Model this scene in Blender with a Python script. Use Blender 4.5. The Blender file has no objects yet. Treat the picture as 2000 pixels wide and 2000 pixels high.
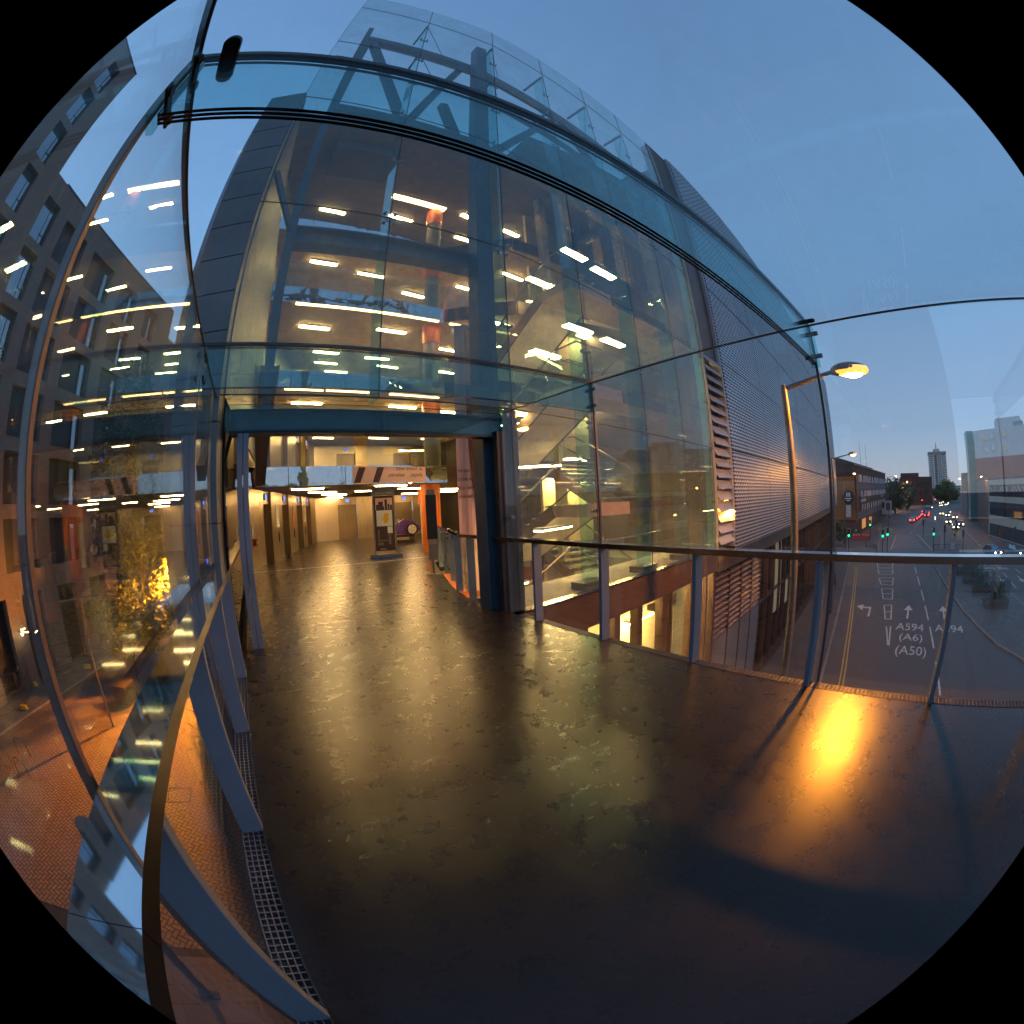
import bpy, bmesh, math, random
from mathutils import Vector, Matrix
random.seed(7)
R = math.radians
PI = math.pi
scene = bpy.context.scene
col = scene.collection
# ------------------------------------------------------------ camera
EYE = 1.6
cam_d = bpy.data.cameras.new("camera")
cam = bpy.data.objects.new("camera", cam_d)
col.objects.link(cam)
scene.camera = cam
cam_d.type = 'PANO'
cam_d.panorama_type = 'FISHEYE_EQUISOLID'
try:
    cam_d.cycles.panorama_type = 'FISHEYE_EQUISOLID'
except Exception:
    pass
for holder in (cam_d, getattr(cam_d, 'cycles', None)):
    try:
        holder.fisheye_lens = 15.2066
        holder.fisheye_fov = PI
    except Exception:
        pass
cam_d.sensor_width = 36.0
cam_d.sensor_height = 36.0
cam_d.clip_start = 0.02
cam_d.clip_end = 5000
def axis(yaw, pitch, roll):
    a = R(yaw); p = R(pitch); r = R(roll)
    f = Vector((math.sin(a) * math.cos(p), math.cos(a) * math.cos(p), math.sin(p)))
    right0 = Vector((math.cos(a), -math.sin(a), 0))
    up0 = right0.cross(f)
    right = right0 * math.cos(r) - up0 * math.sin(r)
    up = right0 * math.sin(r) + up0 * math.cos(r)
    return right, up, f
rt, up, fw = axis(34.3908, -1.1052, 2.6797)
cam.matrix_world = Matrix(((rt.x, up.x, -fw.x, 0), (rt.y, up.y, -fw.y, 0), (rt.z, up.z, -fw.z, EYE), (0, 0, 0, 1)))
# ------------------------------------------------------------ sky, sun, exposure
w = bpy.data.worlds.new("World")
scene.world = w
w.use_nodes = True
wn = w.node_tree.nodes; wl = w.node_tree.links
bg = wn['Background']
sky = wn.new('ShaderNodeTexSky')
sky.sky_type = 'NISHITA'
sky.sun_disc = False
SUN_EL, SUN_AZ = 4.0, 300.0
sky.sun_elevation = R(SUN_EL)
sky.sun_rotation = R(SUN_AZ)
sky.air_density = 1.0; sky.dust_density = 0.6; sky.ozone_density = 5.0
STR = 0.15
tcw = wn.new('ShaderNodeTexCoord'); spw = wn.new('ShaderNodeSeparateXYZ'); wl.new(tcw.outputs['Generated'], spw.inputs[0])
rmp = wn.new('ShaderNodeValToRGB'); cr = rmp.color_ramp
for _ in range(2): cr.elements.new(.5)
for el_, (p_, c_) in zip(cr.elements, ((0.0, (.40, .41, .50)), (.12, (.27, .35, .50)), (.40, (.165, .30, .485)), (1.0, (.115, .215, .40)))):
    el_.position = p_; el_.color = (*c_, 1)
wl.new(spw.outputs[2], rmp.inputs[0])
sc_ = wn.new('ShaderNodeVectorMath'); sc_.operation = 'SCALE'; sc_.inputs['Scale'].default_value = 1 / STR
wl.new(rmp.outputs[0], sc_.inputs[0])
mx = wn.new('ShaderNodeMix'); mx.data_type = 'RGBA'
mx.inputs['Factor'].default_value = 0.78
wl.new(sky.outputs[0], mx.inputs[6]); wl.new(sc_.outputs[0], mx.inputs[7])
dw = wn.new('ShaderNodeVectorMath'); dw.operation = 'DOT_PRODUCT'; dw.inputs[1].default_value = (-.64, .77, 0)
wl.new(tcw.outputs['Generated'], dw.inputs[0])
gw = wn.new('ShaderNodeMapRange'); gw.inputs[1].default_value = -.2; gw.inputs[2].default_value = .9; gw.inputs[3].default_value = 1.0; gw.inputs[4].default_value = 1.45
wl.new(dw.outputs['Value'], gw.inputs[0])
sg_ = wn.new('ShaderNodeVectorMath'); sg_.operation = 'SCALE'
wl.new(mx.outputs[2], sg_.inputs[0]); wl.new(gw.outputs[0], sg_.inputs['Scale'])
wl.new(sg_.outputs[0], bg.inputs['Color'])
bg.inputs['Strength'].default_value = STR
sd = bpy.data.lights.new("sun", 'SUN'); so = bpy.data.objects.new("sun", sd); col.objects.link(so)
sd.energy = 0.05; sd.angle = R(20); sd.color = (1, .7, .6)
a = R(SUN_AZ); e = R(6)
dv = Vector((math.sin(a) * math.cos(e), math.cos(a) * math.cos(e), math.sin(e)))
so.rotation_euler = dv.to_track_quat('Z', 'Y').to_euler()
vs = scene.view_settings
vs.view_transform = 'Standard'; vs.look = 'None'; vs.gamma = 1; vs.exposure = 0.62
scene.render.engine = 'CYCLES'
cy = scene.cycles
cy.use_denoising = True
cy.max_bounces = 8; cy.diffuse_bounces = 3; cy.glossy_bounces = 6; cy.transmission_bounces = 4
cy.transparent_max_bounces = 48
cy.sample_clamp_indirect = 4.0
cy.caustics_reflective = False; cy.caustics_refractive = False
cy.use_light_tree = True

# ------------------------------------------------------------ materials
M = {}
def lin(c):
    return tuple(((x / 255) / 12.92 if x / 255 <= .04045 else ((x / 255 + .055) / 1.055) ** 2.4) for x in c)
def newmat(name):
    m = bpy.data.materials.new(name); m.use_nodes = True
    nt = m.node_tree
    return m, nt, nt.nodes, nt.links, nt.nodes['Principled BSDF']
class N:
    """small helper for building math chains"""
    def __init__(s, nt): s.nt = nt; s.n = nt.nodes; s.l = nt.links
    def m(s, op, *ins, clamp=False):
        nd = s.n.new('ShaderNodeMath'); nd.operation = op; nd.use_clamp = clamp
        for i, v in enumerate(ins):
            if isinstance(v, (int, float)): nd.inputs[i].default_value = v
            else: s.l.new(v, nd.inputs[i])
        return nd.outputs[0]
    def mix(s, f, a_, b_):
        nd = s.n.new('ShaderNodeMix'); nd.data_type = 'RGBA'
        for i, v in ((0, f), (6, a_), (7, b_)):
            if isinstance(v, (int, float)): nd.inputs[i].default_value = v
            elif isinstance(v, tuple): nd.inputs[i].default_value = (*v[:3], 1)
            else: s.l.new(v, nd.inputs[i])
        return nd.outputs[2]
    def xyz(s, kind='Object', rot=0, use_world=True):
        if use_world:
            g = s.n.new('ShaderNodeNewGeometry').outputs['Position']
        else:
            g = s.n.new('ShaderNodeTexCoord').outputs[kind]
        if rot:
            mp = s.n.new('ShaderNodeMapping'); mp.inputs['Rotation'].default_value[2] = rot
            s.l.new(g, mp.inputs[0]); g = mp.outputs[0]
        sp = s.n.new('ShaderNodeSeparateXYZ'); s.l.new(g, sp.inputs[0])
        return sp.outputs[0], sp.outputs[1], sp.outputs[2], g
    def noise(s, vec, scale, detail=4, rough=.55):
        nd = s.n.new('ShaderNodeTexNoise'); nd.inputs['Scale'].default_value = scale
        nd.inputs['Detail'].default_value = detail; nd.inputs['Roughness'].default_value = rough
        if vec is not None: s.l.new(vec, nd.inputs['Vector'])
        return nd.outputs[0]
    def ramp(s, f, stops):
        nd = s.n.new('ShaderNodeValToRGB'); cr = nd.color_ramp
        while len(cr.elements) < len(stops): cr.elements.new(.5)
        for e_, (p, c) in zip(cr.elements, stops): e_.position = p; e_.color = (*c[:3], 1)
        s.l.new(f, nd.inputs[0]); return nd.outputs[0]
    def bump(s, h, strength=.3, dist=.02):
        nd = s.n.new('ShaderNodeBump'); nd.inputs['Strength'].default_value = strength
        nd.inputs['Distance'].default_value = dist; s.l.new(h, nd.inputs['Height']); return nd.outputs[0]
def mat(name, c, rough=.6, metal=0.0, var=.15, scale=3.0, bump=0.0, bscale=30, spec=.5, aniso=0):
    m, nt, n, l, b = newmat(name); k = N(nt)
    tc = n.new('ShaderNodeTexCoord').outputs['Object']
    f = k.noise(tc, scale)
    lo = tuple(x * (1 - var) for x in c); hi = tuple(min(1, x * (1 + var)) for x in c)
    l.new(k.ramp(f, [(.3, lo), (.7, hi)]), b.inputs['Base Color'])
    f2 = k.noise(tc, scale * 4)
    r_ = k.m('ADD', k.m('MULTIPLY', f2, .16), rough - .08, clamp=True)
    l.new(r_, b.inputs['Roughness'])
    b.inputs['Metallic'].default_value = metal
    b.inputs['Specular IOR Level'].default_value = spec
    if bump:
        l.new(k.bump(k.noise(tc, bscale), bump, .01), b.inputs['Normal'])
    M[name] = m
    return m
def emis(name, c, s, base=(.8, .8, .8)):
    m, nt, n, l, b = newmat(name)
    b.inputs['Base Color'].default_value = (*base, 1)
    b.inputs['Emission Color'].default_value = (*c, 1)
    b.inputs['Emission Strength'].default_value = s
    M[name] = m
    return m
def glass(name, tint, f0=.04, rough=0.0, dirt=.0, dcol=(.6, .65, .7), wave=0.0, fmax=.96):
    m, nt, n, l, b = newmat(name); k = N(nt)
    n.remove(b)
    out = n['Material Output']
    geo = n.new('ShaderNodeNewGeometry')
    dt = n.new('ShaderNodeVectorMath'); dt.operation = 'DOT_PRODUCT'
    l.new(geo.outputs['Normal'], dt.inputs[0]); l.new(geo.outputs['Incoming'], dt.inputs[1])
    c = k.m('ABSOLUTE', dt.outputs['Value'])
    p5 = k.m('POWER', k.m('SUBTRACT', 1.0, c, clamp=True), 5.0)
    F_ = k.m('ADD', f0, k.m('MULTIPLY', p5, fmax - f0), clamp=True)
    tr = n.new('ShaderNodeBsdfTransparent'); tr.inputs[0].default_value = (*tint, 1)
    gl = n.new('ShaderNodeBsdfGlossy'); gl.inputs['Roughness'].default_value = rough
    gl.inputs['Color'].default_value = (.95, 1, 1, 1)
    mxs = n.new('ShaderNodeMixShader')
    l.new(F_, mxs.inputs[0]); l.new(tr.outputs[0], mxs.inputs[1]); l.new(gl.outputs[0], mxs.inputs[2])
    last = mxs.outputs[0]
    if wave:
        nz = k.noise(geo.outputs['Position'], .7, 2)
        l.new(k.bump(nz, wave, .05), gl.inputs['Normal'])
    if dirt:
        df = n.new('ShaderNodeBsdfDiffuse'); df.inputs[0].default_value = (*dcol, 1)
        nz = k.noise(geo.outputs['Position'], 9, 6, .7)
        nz2 = k.noise(geo.outputs['Position'], 1.3, 3, .6)
        mk = k.m('MULTIPLY', k.m('MULTIPLY', nz, nz2), dirt * 4, clamp=True)
        m2 = n.new('ShaderNodeMixShader')
        l.new(mk, m2.inputs[0]); l.new(last, m2.inputs[1]); l.new(df.outputs[0], m2.inputs[2])
        last = m2.outputs[0]
    l.new(last, out.inputs[0])
    M[name] = m
    return m

glass('roof_glass', (.93, .97, .985), .03, dirt=.03, dcol=(.35, .42, .5))
glass('wall_glass', (.965, .985, .98), .10, dirt=.006, dcol=(.4, .42, .42))
glass('beam_glass', (.895, .965, .97), .02, dirt=.015, dcol=(.3, .5, .55), fmax=.5)
glass('facade_glass', (.95, .98, .97), .045, dirt=.09, dcol=(.28, .38, .42))
glass('fin_glass', (.72, .93, .93), .06, dirt=.05, dcol=(.3, .5, .5))
glass('guard_glass', (.92, .965, .93), .05)
glass('lower_glass', (.95, .97, .94), .03, fmax=.35)
glass('dark_glass', (.62, .66, .66), .06, wave=.1)
mat('glass_edge', (.004, .012, .014), .15)
mat('joint_seal', (.02, .018, .018), .5)
mat('seal_brown', (.16, .10, .09), .45)
mat('post_blue', (.20, .26, .34), .42, .25, var=.08)
mat('dark_steel', (.05, .055, .065), .4, .4)
mat('facade_steel', (.06, .10, .14), .45, .2)
mat('fitting_steel', (.30, .30, .31), .22, 1.0)
mat('dark_fitting', (.045, .035, .035), .35, .6)
mat('grating_metal', (.22, .22, .24), .5, .6)
mat('brown_clad', (.10, .062, .048), .4, .35, var=.25, scale=1.2)
mat('grey_panel', (.17, .18, .19), .45, .15, var=.2, scale=1.0)
mat('streaky_glass', (.03, .055, .065), .55, .0, var=.5, scale=8)
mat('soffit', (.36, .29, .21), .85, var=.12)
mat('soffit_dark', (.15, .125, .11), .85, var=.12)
mat('concrete', (.30, .28, .25), .8, var=.15, bump=.2)
mat('cream_wall', (.70, .58, .36), .8, var=.06)
mat('white_slat', (.42, .44, .47), .45, .1, var=.06)
mat('orange_paint', (.62, .16, .02), .4, var=.1)
mat('orange_floor', (.55, .15, .04), .5)
mat('white_paint', (.62, .60, .55), .6, var=.08)
mat('black_plastic', (.012, .012, .013), .5)
mat('black_paint', (.02, .02, .022), .4)
mat('lamp_metal', (.20, .19, .18), .5, .4)
mat('pole_metal', (.13, .12, .115), .5, .35)
mat('red_plastic', (.42, .05, .04), .5)
mat('red_dark', (.25, .01, .012), .4)
mat('yellow_plastic', (.70, .42, .02), .5)
mat('purple_paint', (.10, .04, .26), .25, .1)
mat('banner_pink', (.62, .40, .36), .8, var=.05)
mat('banner_brown', (.22, .06, .03), .8)
mat('banner_dark', (.05, .02, .03), .8)
mat('text_dark', (.04, .03, .035), .7)
mat('text_white', (.75, .75, .72), .6)
mat('paving_grey', (.12, .105, .095), .75, var=.25, scale=2, bump=.3)
mat('kerb_stone', (.26, .24, .22), .8)
mat('line_white', (.62, .60, .56), .6, var=.25, scale=6)
mat('line_yellow', (.55, .38, .06), .6, var=.2, scale=6)
mat('stripe_white', (.5, .5, .5), .6)
mat('fin_white', (.82, .82, .84), .5)
mat('partition_glass', (.012, .014, .016), .03, 0, var=.1, spec=.9)
mat('tree_bark', (.05, .038, .028), .9, bump=.5)
mat('leaf_dark', (.055, .085, .038), .6, var=.5, scale=4)
mat('leaf_light', (.10, .12, .03), .6, var=.5, scale=4)
mat('leaf_avenue', (.09, .13, .035), .7, var=.5, scale=.6)
mat('soil', (.03, .022, .016), .9)
mat('wood_brown', (.09, .06, .045), .7)
mat('skin', (.45, .28, .2), .6)
mat('cloth_dark', (.015, .016, .02), .9)
mat('cloth_blue', (.03, .05, .11), .9)
mat('car_white', (.5, .5, .52), .3, .1)
mat('car_dark', (.03, .035, .045), .3, .3)
mat('car_blue', (.06, .09, .14), .3, .3)
mat('car_silver', (.3, .32, .35), .3, .5)
mat('tyre', (.015, .015, .016), .8)
mat('window_dark', (.30, .34, .38), .05, 1.0, var=.05)
mat('far_brick', (.10, .045, .032), .85, var=.2, scale=.3)
mat('far_brown', (.085, .045, .030), .8, var=.2, scale=.3)
mat('far_grey', (.16, .15, .16), .8, var=.15, scale=.3)
mat('far_orange', (.32, .12, .02), .7, var=.15, scale=.5)
mat('far_white', (.62, .60, .57), .8, var=.1, scale=.4)
mat('far_mid_grey', (.30, .29, .29), .8)  # even mid grey of the tower crown, side wing and stair tower
mat('far_cream', (.58, .50, .38), .8, var=.1, scale=.4)
mat('far_red', (.34, .07, .04), .8, var=.15, scale=.3)
mat('far_teal', (.08, .26, .25), .35, .2)
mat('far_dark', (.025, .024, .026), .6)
mat('terracotta', (.30, .10, .03), .7)
emis('tube_light', (1, .60, .22), 9.0)
emis('tube_cool', (1, .62, .22), 92.0)
emis('led_strip', (1, .55, .18), 12.0)
emis('lobby_light', (1, .60, .22), 58.0)
emis('tube_high', (1, .62, .22), 78.0)
emis('sodium', (1, .31, .022), 3400.0)
emis('sodium_plaza', (1, .33, .02), 52000.0)
emis('sodium_bowl', (1, .36, .025), 1.7)
emis('sodium_far', (1, .36, .04), 1700.0)
emis('display_blue', (.03, .12, 1), 3.0, (.0, .0, .0))
emis('green_signal', (0, 1, .22), 6.0)
emis('amber_signal', (1, .45, .02), 6.0)
emis('red_signal', (1, .03, .02), 25.0)
emis('tail_light', (1, .02, .015), 26.0)
emis('head_light', (1, .78, .42), 30.0)
emis('warm_window', (1, .40, .10), .45, (.2, .1, .05))
emis('pale_window', (1, .75, .35), .10, (.2, .2, .2))
emis('bollard_white', (.9, 1, .95), 1.6)
emis('wall_lamp', (1, .75, .35), 60.0)
emis('exit_green', (.1, 1, .2), 3.0)

def brushed(name, c, rough):
    m, nt, n, l, b = newmat(name); k = N(nt)
    x, y, z, g = k.xyz()
    mp = n.new('ShaderNodeMapping'); mp.inputs['Scale'].default_value = (60, 60, .6)
    l.new(g, mp.inputs[0])
    nz = k.noise(mp.outputs[0], 1, 3)
    l.new(k.ramp(nz, [(.3, tuple(v * .8 for v in c)), (.7, c)]), b.inputs['Base Color'])
    b.inputs['Metallic'].default_value = .9
    l.new(k.m('ADD', k.m('MULTIPLY', nz, .15), rough), b.inputs['Roughness'])
    wv = k.noise(g, 2.2, 2)
    l.new(k.bump(wv, .12, .05), b.inputs['Normal'])
    M[name] = m
brushed('lift_steel', (.60, .50, .36), .22)
brushed('lift_door', (.30, .235, .16), .30)
def mirror(name, c, rough, wave):
    m, nt, n, l, b = newmat(name); k = N(nt)
    b.inputs['Base Color'].default_value = (*c, 1); b.inputs['Metallic'].default_value = 1
    b.inputs['Roughness'].default_value = rough
    x, y, z, g = k.xyz()
    l.new(k.bump(k.noise(g, 1.6, 2), wave, .06), b.inputs['Normal'])
    M[name] = m
mirror('fascia_mirror', (.72, .76, .80), .03, .12)
mirror('rail_steel', (.80, .84, .88), .045, .012)
mirror('rail_side', (.36, .29, .24), .20, .02)
mirror('upper_mirror', (.16, .17, .18), .04, .08)

def floor_mat():
    m, nt, n, l, b = newmat('floor_vinyl'); k = N(nt)
    x, y, z, g = k.xyz()
    f = k.noise(g, 1.3, 5, .6)
    base = k.ramp(f, [(.3, (.011, .0092, .0092)), (.7, (.0185, .0150, .0145))])
    # light specks
    vo = n.new('ShaderNodeTexVoronoi'); vo.inputs['Scale'].default_value = 20; l.new(g, vo.inputs['Vector'])
    wn_ = n.new('ShaderNodeTexWhiteNoise'); l.new(vo.outputs['Color'], wn_.inputs['Vector'])
    sp = k.m('MULTIPLY', k.m('LESS_THAN', vo.outputs['Distance'], .055), k.m('GREATER_THAN', wn_.outputs[0], .93))
    # scuffs
    mp = n.new('ShaderNodeMapping'); mp.inputs['Scale'].default_value = (2.2, 30, 1); mp.inputs['Rotation'].default_value[2] = .5
    l.new(g, mp.inputs[0])
    v2 = n.new('ShaderNodeTexVoronoi'); v2.inputs['Scale'].default_value = 1.0; l.new(mp.outputs[0], v2.inputs['Vector'])
    w2 = n.new('ShaderNodeTexWhiteNoise'); l.new(v2.outputs['Color'], w2.inputs['Vector'])
    sc = k.m('MULTIPLY', k.m('LESS_THAN', v2.outputs['Distance'], .13), k.m('GREATER_THAN', w2.outputs[0], .80))
    marks = k.m('ADD', k.m('MULTIPLY', sp, .8), k.m('MULTIPLY', sc, .12), clamp=True)
    c = k.mix(marks, base, (.12, .10, .085))
    # sheet seams every 2.02 m, across the bridge
    sy = k.m('ABSOLUTE', k.m('SUBTRACT', k.m('FRACT', k.m('DIVIDE', k.m('ADD', k.m('ADD', y, -.26 + 20.2), k.m('MULTIPLY', x, -.045)), 2.02)), .5))
    seam = k.m('GREATER_THAN', sy, .4985)
    c = k.mix(k.m('MULTIPLY', seam, .85), c, (.003, .003, .003))
    l.new(c, b.inputs['Base Color'])
    fr = k.noise(g, 6, 5, .65)
    r_ = k.m('ADD', k.m('MULTIPLY', fr, .18), .195)
    r_ = k.m('ADD', r_, k.m('MULTIPLY', marks, .2))
    l.new(r_, b.inputs['Roughness'])
    b.inputs['Specular IOR Level'].default_value = .42
    h = k.m('ADD', k.m('MULTIPLY', k.noise(g, 55, 3), .5), k.m('MULTIPLY', k.noise(g, 3, 2), 1.5))
    h = k.m('SUBTRACT', h, k.m('MULTIPLY', seam, 1.0))
    l.new(k.bump(h, .16, .004), b.inputs['Normal'])
    M['floor_vinyl'] = m
floor_mat()
def brick_mat(name, c1, c2, mort, bw=.225, bh=.075, rot=0.0, axis='wall'):
    m, nt, n, l, b = newmat(name); k = N(nt)
    x, y, z, g = k.xyz()
    # along-wall coordinate from x and y
    u = k.m('ADD', k.m('MULTIPLY', x, math.sin(rot)), k.m('MULTIPLY', y, math.cos(rot)))
    cb = n.new('ShaderNodeCombineXYZ'); l.new(u, cb.inputs[0]); l.new(z, cb.inputs[1])
    br = n.new('ShaderNodeTexBrick'); l.new(cb.outputs[0], br.inputs['Vector'])
    br.inputs['Scale'].default_value = 1; br.inputs['Brick Width'].default_value = bw; br.inputs['Row Height'].default_value = bh
    br.inputs['Mortar Size'].default_value = .012; br.inputs['Color1'].default_value = (*c1, 1); br.inputs['Color2'].default_value = (*c2, 1)
    br.inputs['Mortar'].default_value = (*mort, 1); br.inputs['Bias'].default_value = 0
    f = k.noise(g, .5, 4)
    l.new(k.mix(k.m('MULTIPLY', f, .35), br.outputs['Color'], tuple(v * .5 for v in c1)), b.inputs['Base Color'])
    b.inputs['Roughness'].default_value = .85
    l.new(k.bump(br.outputs['Fac'], -.3, .01), b.inputs['Normal'])
    M[name] = m
brick_mat('brick_brown', (.29, .205, .155), (.22, .155, .115), (.15, .135, .12), rot=R(17.2))
brick_mat('brick_red', (.20, .085, .055), (.15, .06, .04), (.10, .07, .06), rot=R(17.2))
def asphalt():
    m, nt, n, l, b = newmat('asphalt'); k = N(nt)
    x, y, z, g = k.xyz()
    f = k.noise(g, .25, 5, .6); f2 = k.noise(g, 14, 3)
    c = k.ramp(f, [(.3, (.066, .056, .050)), (.7, (.098, .084, .074))])
    c = k.mix(k.m('MULTIPLY', f2, .3), c, (.09, .085, .08))
    mp = n.new('ShaderNodeMapping'); mp.inputs['Scale'].default_value = (.06, 1.1, 1); mp.inputs['Rotation'].default_value[2] = R(-8); l.new(g, mp.inputs[0])
    c = k.mix(k.m('MULTIPLY', k.m('GREATER_THAN', k.noise(mp.outputs[0], 1, 2), .6), .25), c, (.03, .027, .025))
    l.new(c, b.inputs['Base Color'])
    l.new(k.m('ADD', k.m('MULTIPLY', f, .25), .45), b.inputs['Roughness'])
    l.new(k.bump(k.noise(g, 60, 3), .5, .01), b.inputs['Normal'])
    M['asphalt'] = m
asphalt()
def slabs(name, c1, c2, bw, bh, rot=0, off=.5):
    m, nt, n, l, b = newmat(name); k = N(nt)
    x, y, z, g = k.xyz(rot=rot)
    br = n.new('ShaderNodeTexBrick'); l.new(g, br.inputs['Vector'])
    br.offset = off
    br.inputs['Scale'].default_value = 1; br.inputs['Brick Width'].default_value = bw; br.inputs['Row Height'].default_value = bh
    br.inputs['Mortar Size'].default_value = .008; br.inputs['Color1'].default_value = (*c1, 1); br.inputs['Color2'].default_value = (*c2, 1)
    br.inputs['Mortar'].default_value = (.02, .018, .016, 1)
    f = k.noise(g, .6, 5)
    l.new(k.mix(k.m('MULTIPLY', f, .6), br.outputs['Color'], tuple(v * .45 for v in c1)), b.inputs['Base Color'])
    b.inputs['Roughness'].default_value = .7
    l.new(k.bump(br.outputs['Fac'], -.4, .01), b.inputs['Normal'])
    M[name] = m
slabs('pavement_slabs', (.13, .11, .10), (.10, .085, .08), .9, .6, R(-8))
slabs('plaza_slabs', (.15, .135, .12), (.12, .105, .095), .7, .45, R(20))
def herring():
    m, nt, n, l, b = newmat('herringbone'); k = N(nt)
    x, y, z, g = k.xyz(rot=R(28))
    W = .155
    X = k.m('DIVIDE', k.m('ADD', x, 200), W); Y = k.m('DIVIDE', k.m('ADD', y, 200), W)
    i = k.m('FLOOR', X); j = k.m('FLOOR', Y); fx = k.m('FRACT', X); fy = k.m('FRACT', Y)
    kk = k.m('FLOORED_MODULO', k.m('SUBTRACT', i, j), 4)
    mo = .11
    def ne(v): return k.m('GREATER_THAN', k.m('ABSOLUTE', k.m('SUBTRACT', kk, float(v))), .5)
    a1 = k.m('MULTIPLY', k.m('LESS_THAN', fx, mo), ne(1)); a2 = k.m('MULTIPLY', k.m('GREATER_THAN', fx, 1 - mo), ne(0))
    a3 = k.m('MULTIPLY', k.m('LESS_THAN', fy, mo), ne(2)); a4 = k.m('MULTIPLY', k.m('GREATER_THAN', fy, 1 - mo), ne(3))
    ms = k.m('MAXIMUM', k.m('MAXIMUM', a1, a2), k.m('MAXIMUM', a3, a4))
    f = k.noise(g, .5, 5); f2 = k.noise(g, 6, 2)
    c = k.ramp(f2, [(.35, (.20, .12, .075)), (.65, (.30, .185, .115))])
    c = k.mix(k.m('MULTIPLY', f, .5), c, (.10, .06, .04))
    c = k.mix(ms, c, (.022, .015, .01))
    l.new(c, b.inputs['Base Color']); b.inputs['Roughness'].default_value = .75
    l.new(k.bump(k.m('SUBTRACT', 1.0, ms), .4, .01), b.inputs['Normal'])
    M['herringbone'] = m
herring()
def mesh_screen(name, c, rowh=.105, colw=.26, thr=.52, rot=82.99):
    m, nt, n, l, b = newmat(name); k = N(nt)
    x, y, z, g = k.xyz()
    u = k.m('ADD', k.m('MULTIPLY', x, math.sin(R(rot))), k.m('MULTIPLY', y, math.cos(R(rot))))
    v = k.m('DIVIDE', k.m('ADD', z, 50), rowh)
    row = k.m('FLOOR', v)
    uu = k.m('ADD', k.m('DIVIDE', k.m('ADD', u, 100), colw), k.m('MULTIPLY', k.m('FLOORED_MODULO', row, 2), .5))
    d = k.m('MULTIPLY', k.m('ABSOLUTE', k.m('SUBTRACT', k.m('FRACT', uu), .5)), 2)
    f = k.m('FRACT', v)
    h = k.m('ADD', k.m('MULTIPLY', d, .42), .28)      # strand edge height in the row
    strand = k.m('LESS_THAN', f, h)
    nz = k.noise(g, .35, 3)
    light = k.mix(nz, tuple(q * .8 for q in c), c)
    l.new(k.mix(strand, (.012, .011, .012), light), b.inputs['Base Color'])
    l.new(k.m('MULTIPLY', strand, .55), b.inputs['Metallic'])
    b.inputs['Roughness'].default_value = .42
    nrm = n.new('ShaderNodeNormalMap')
    hh = k.m('SUBTRACT', k.m('MULTIPLY', strand, .5), k.m('MULTIPLY', f, .45))
    l.new(k.bump(hh, .8, .05), b.inputs['Normal'])
    n.remove(nrm)
    M[name] = m
mesh_screen('expanded_mesh', (.62, .63, .66), .125, .30)
def louvre_mat(name, c, rh):
    m, nt, n, l, b = newmat(name); k = N(nt)
    x, y, z, g = k.xyz()
    f = k.m('FRACT', k.m('DIVIDE', k.m('ADD', z, 50), rh))
    l.new(k.mix(k.m('LESS_THAN', f, .35), c, tuple(q * .15 for q in c)), b.inputs['Base Color'])
    b.inputs['Roughness'].default_value = .5
    l.new(k.bump(f, .6, .05), b.inputs['Normal'])
    M[name] = m
louvre_mat('grille_fine', (.25, .26, .27), .06)

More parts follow.
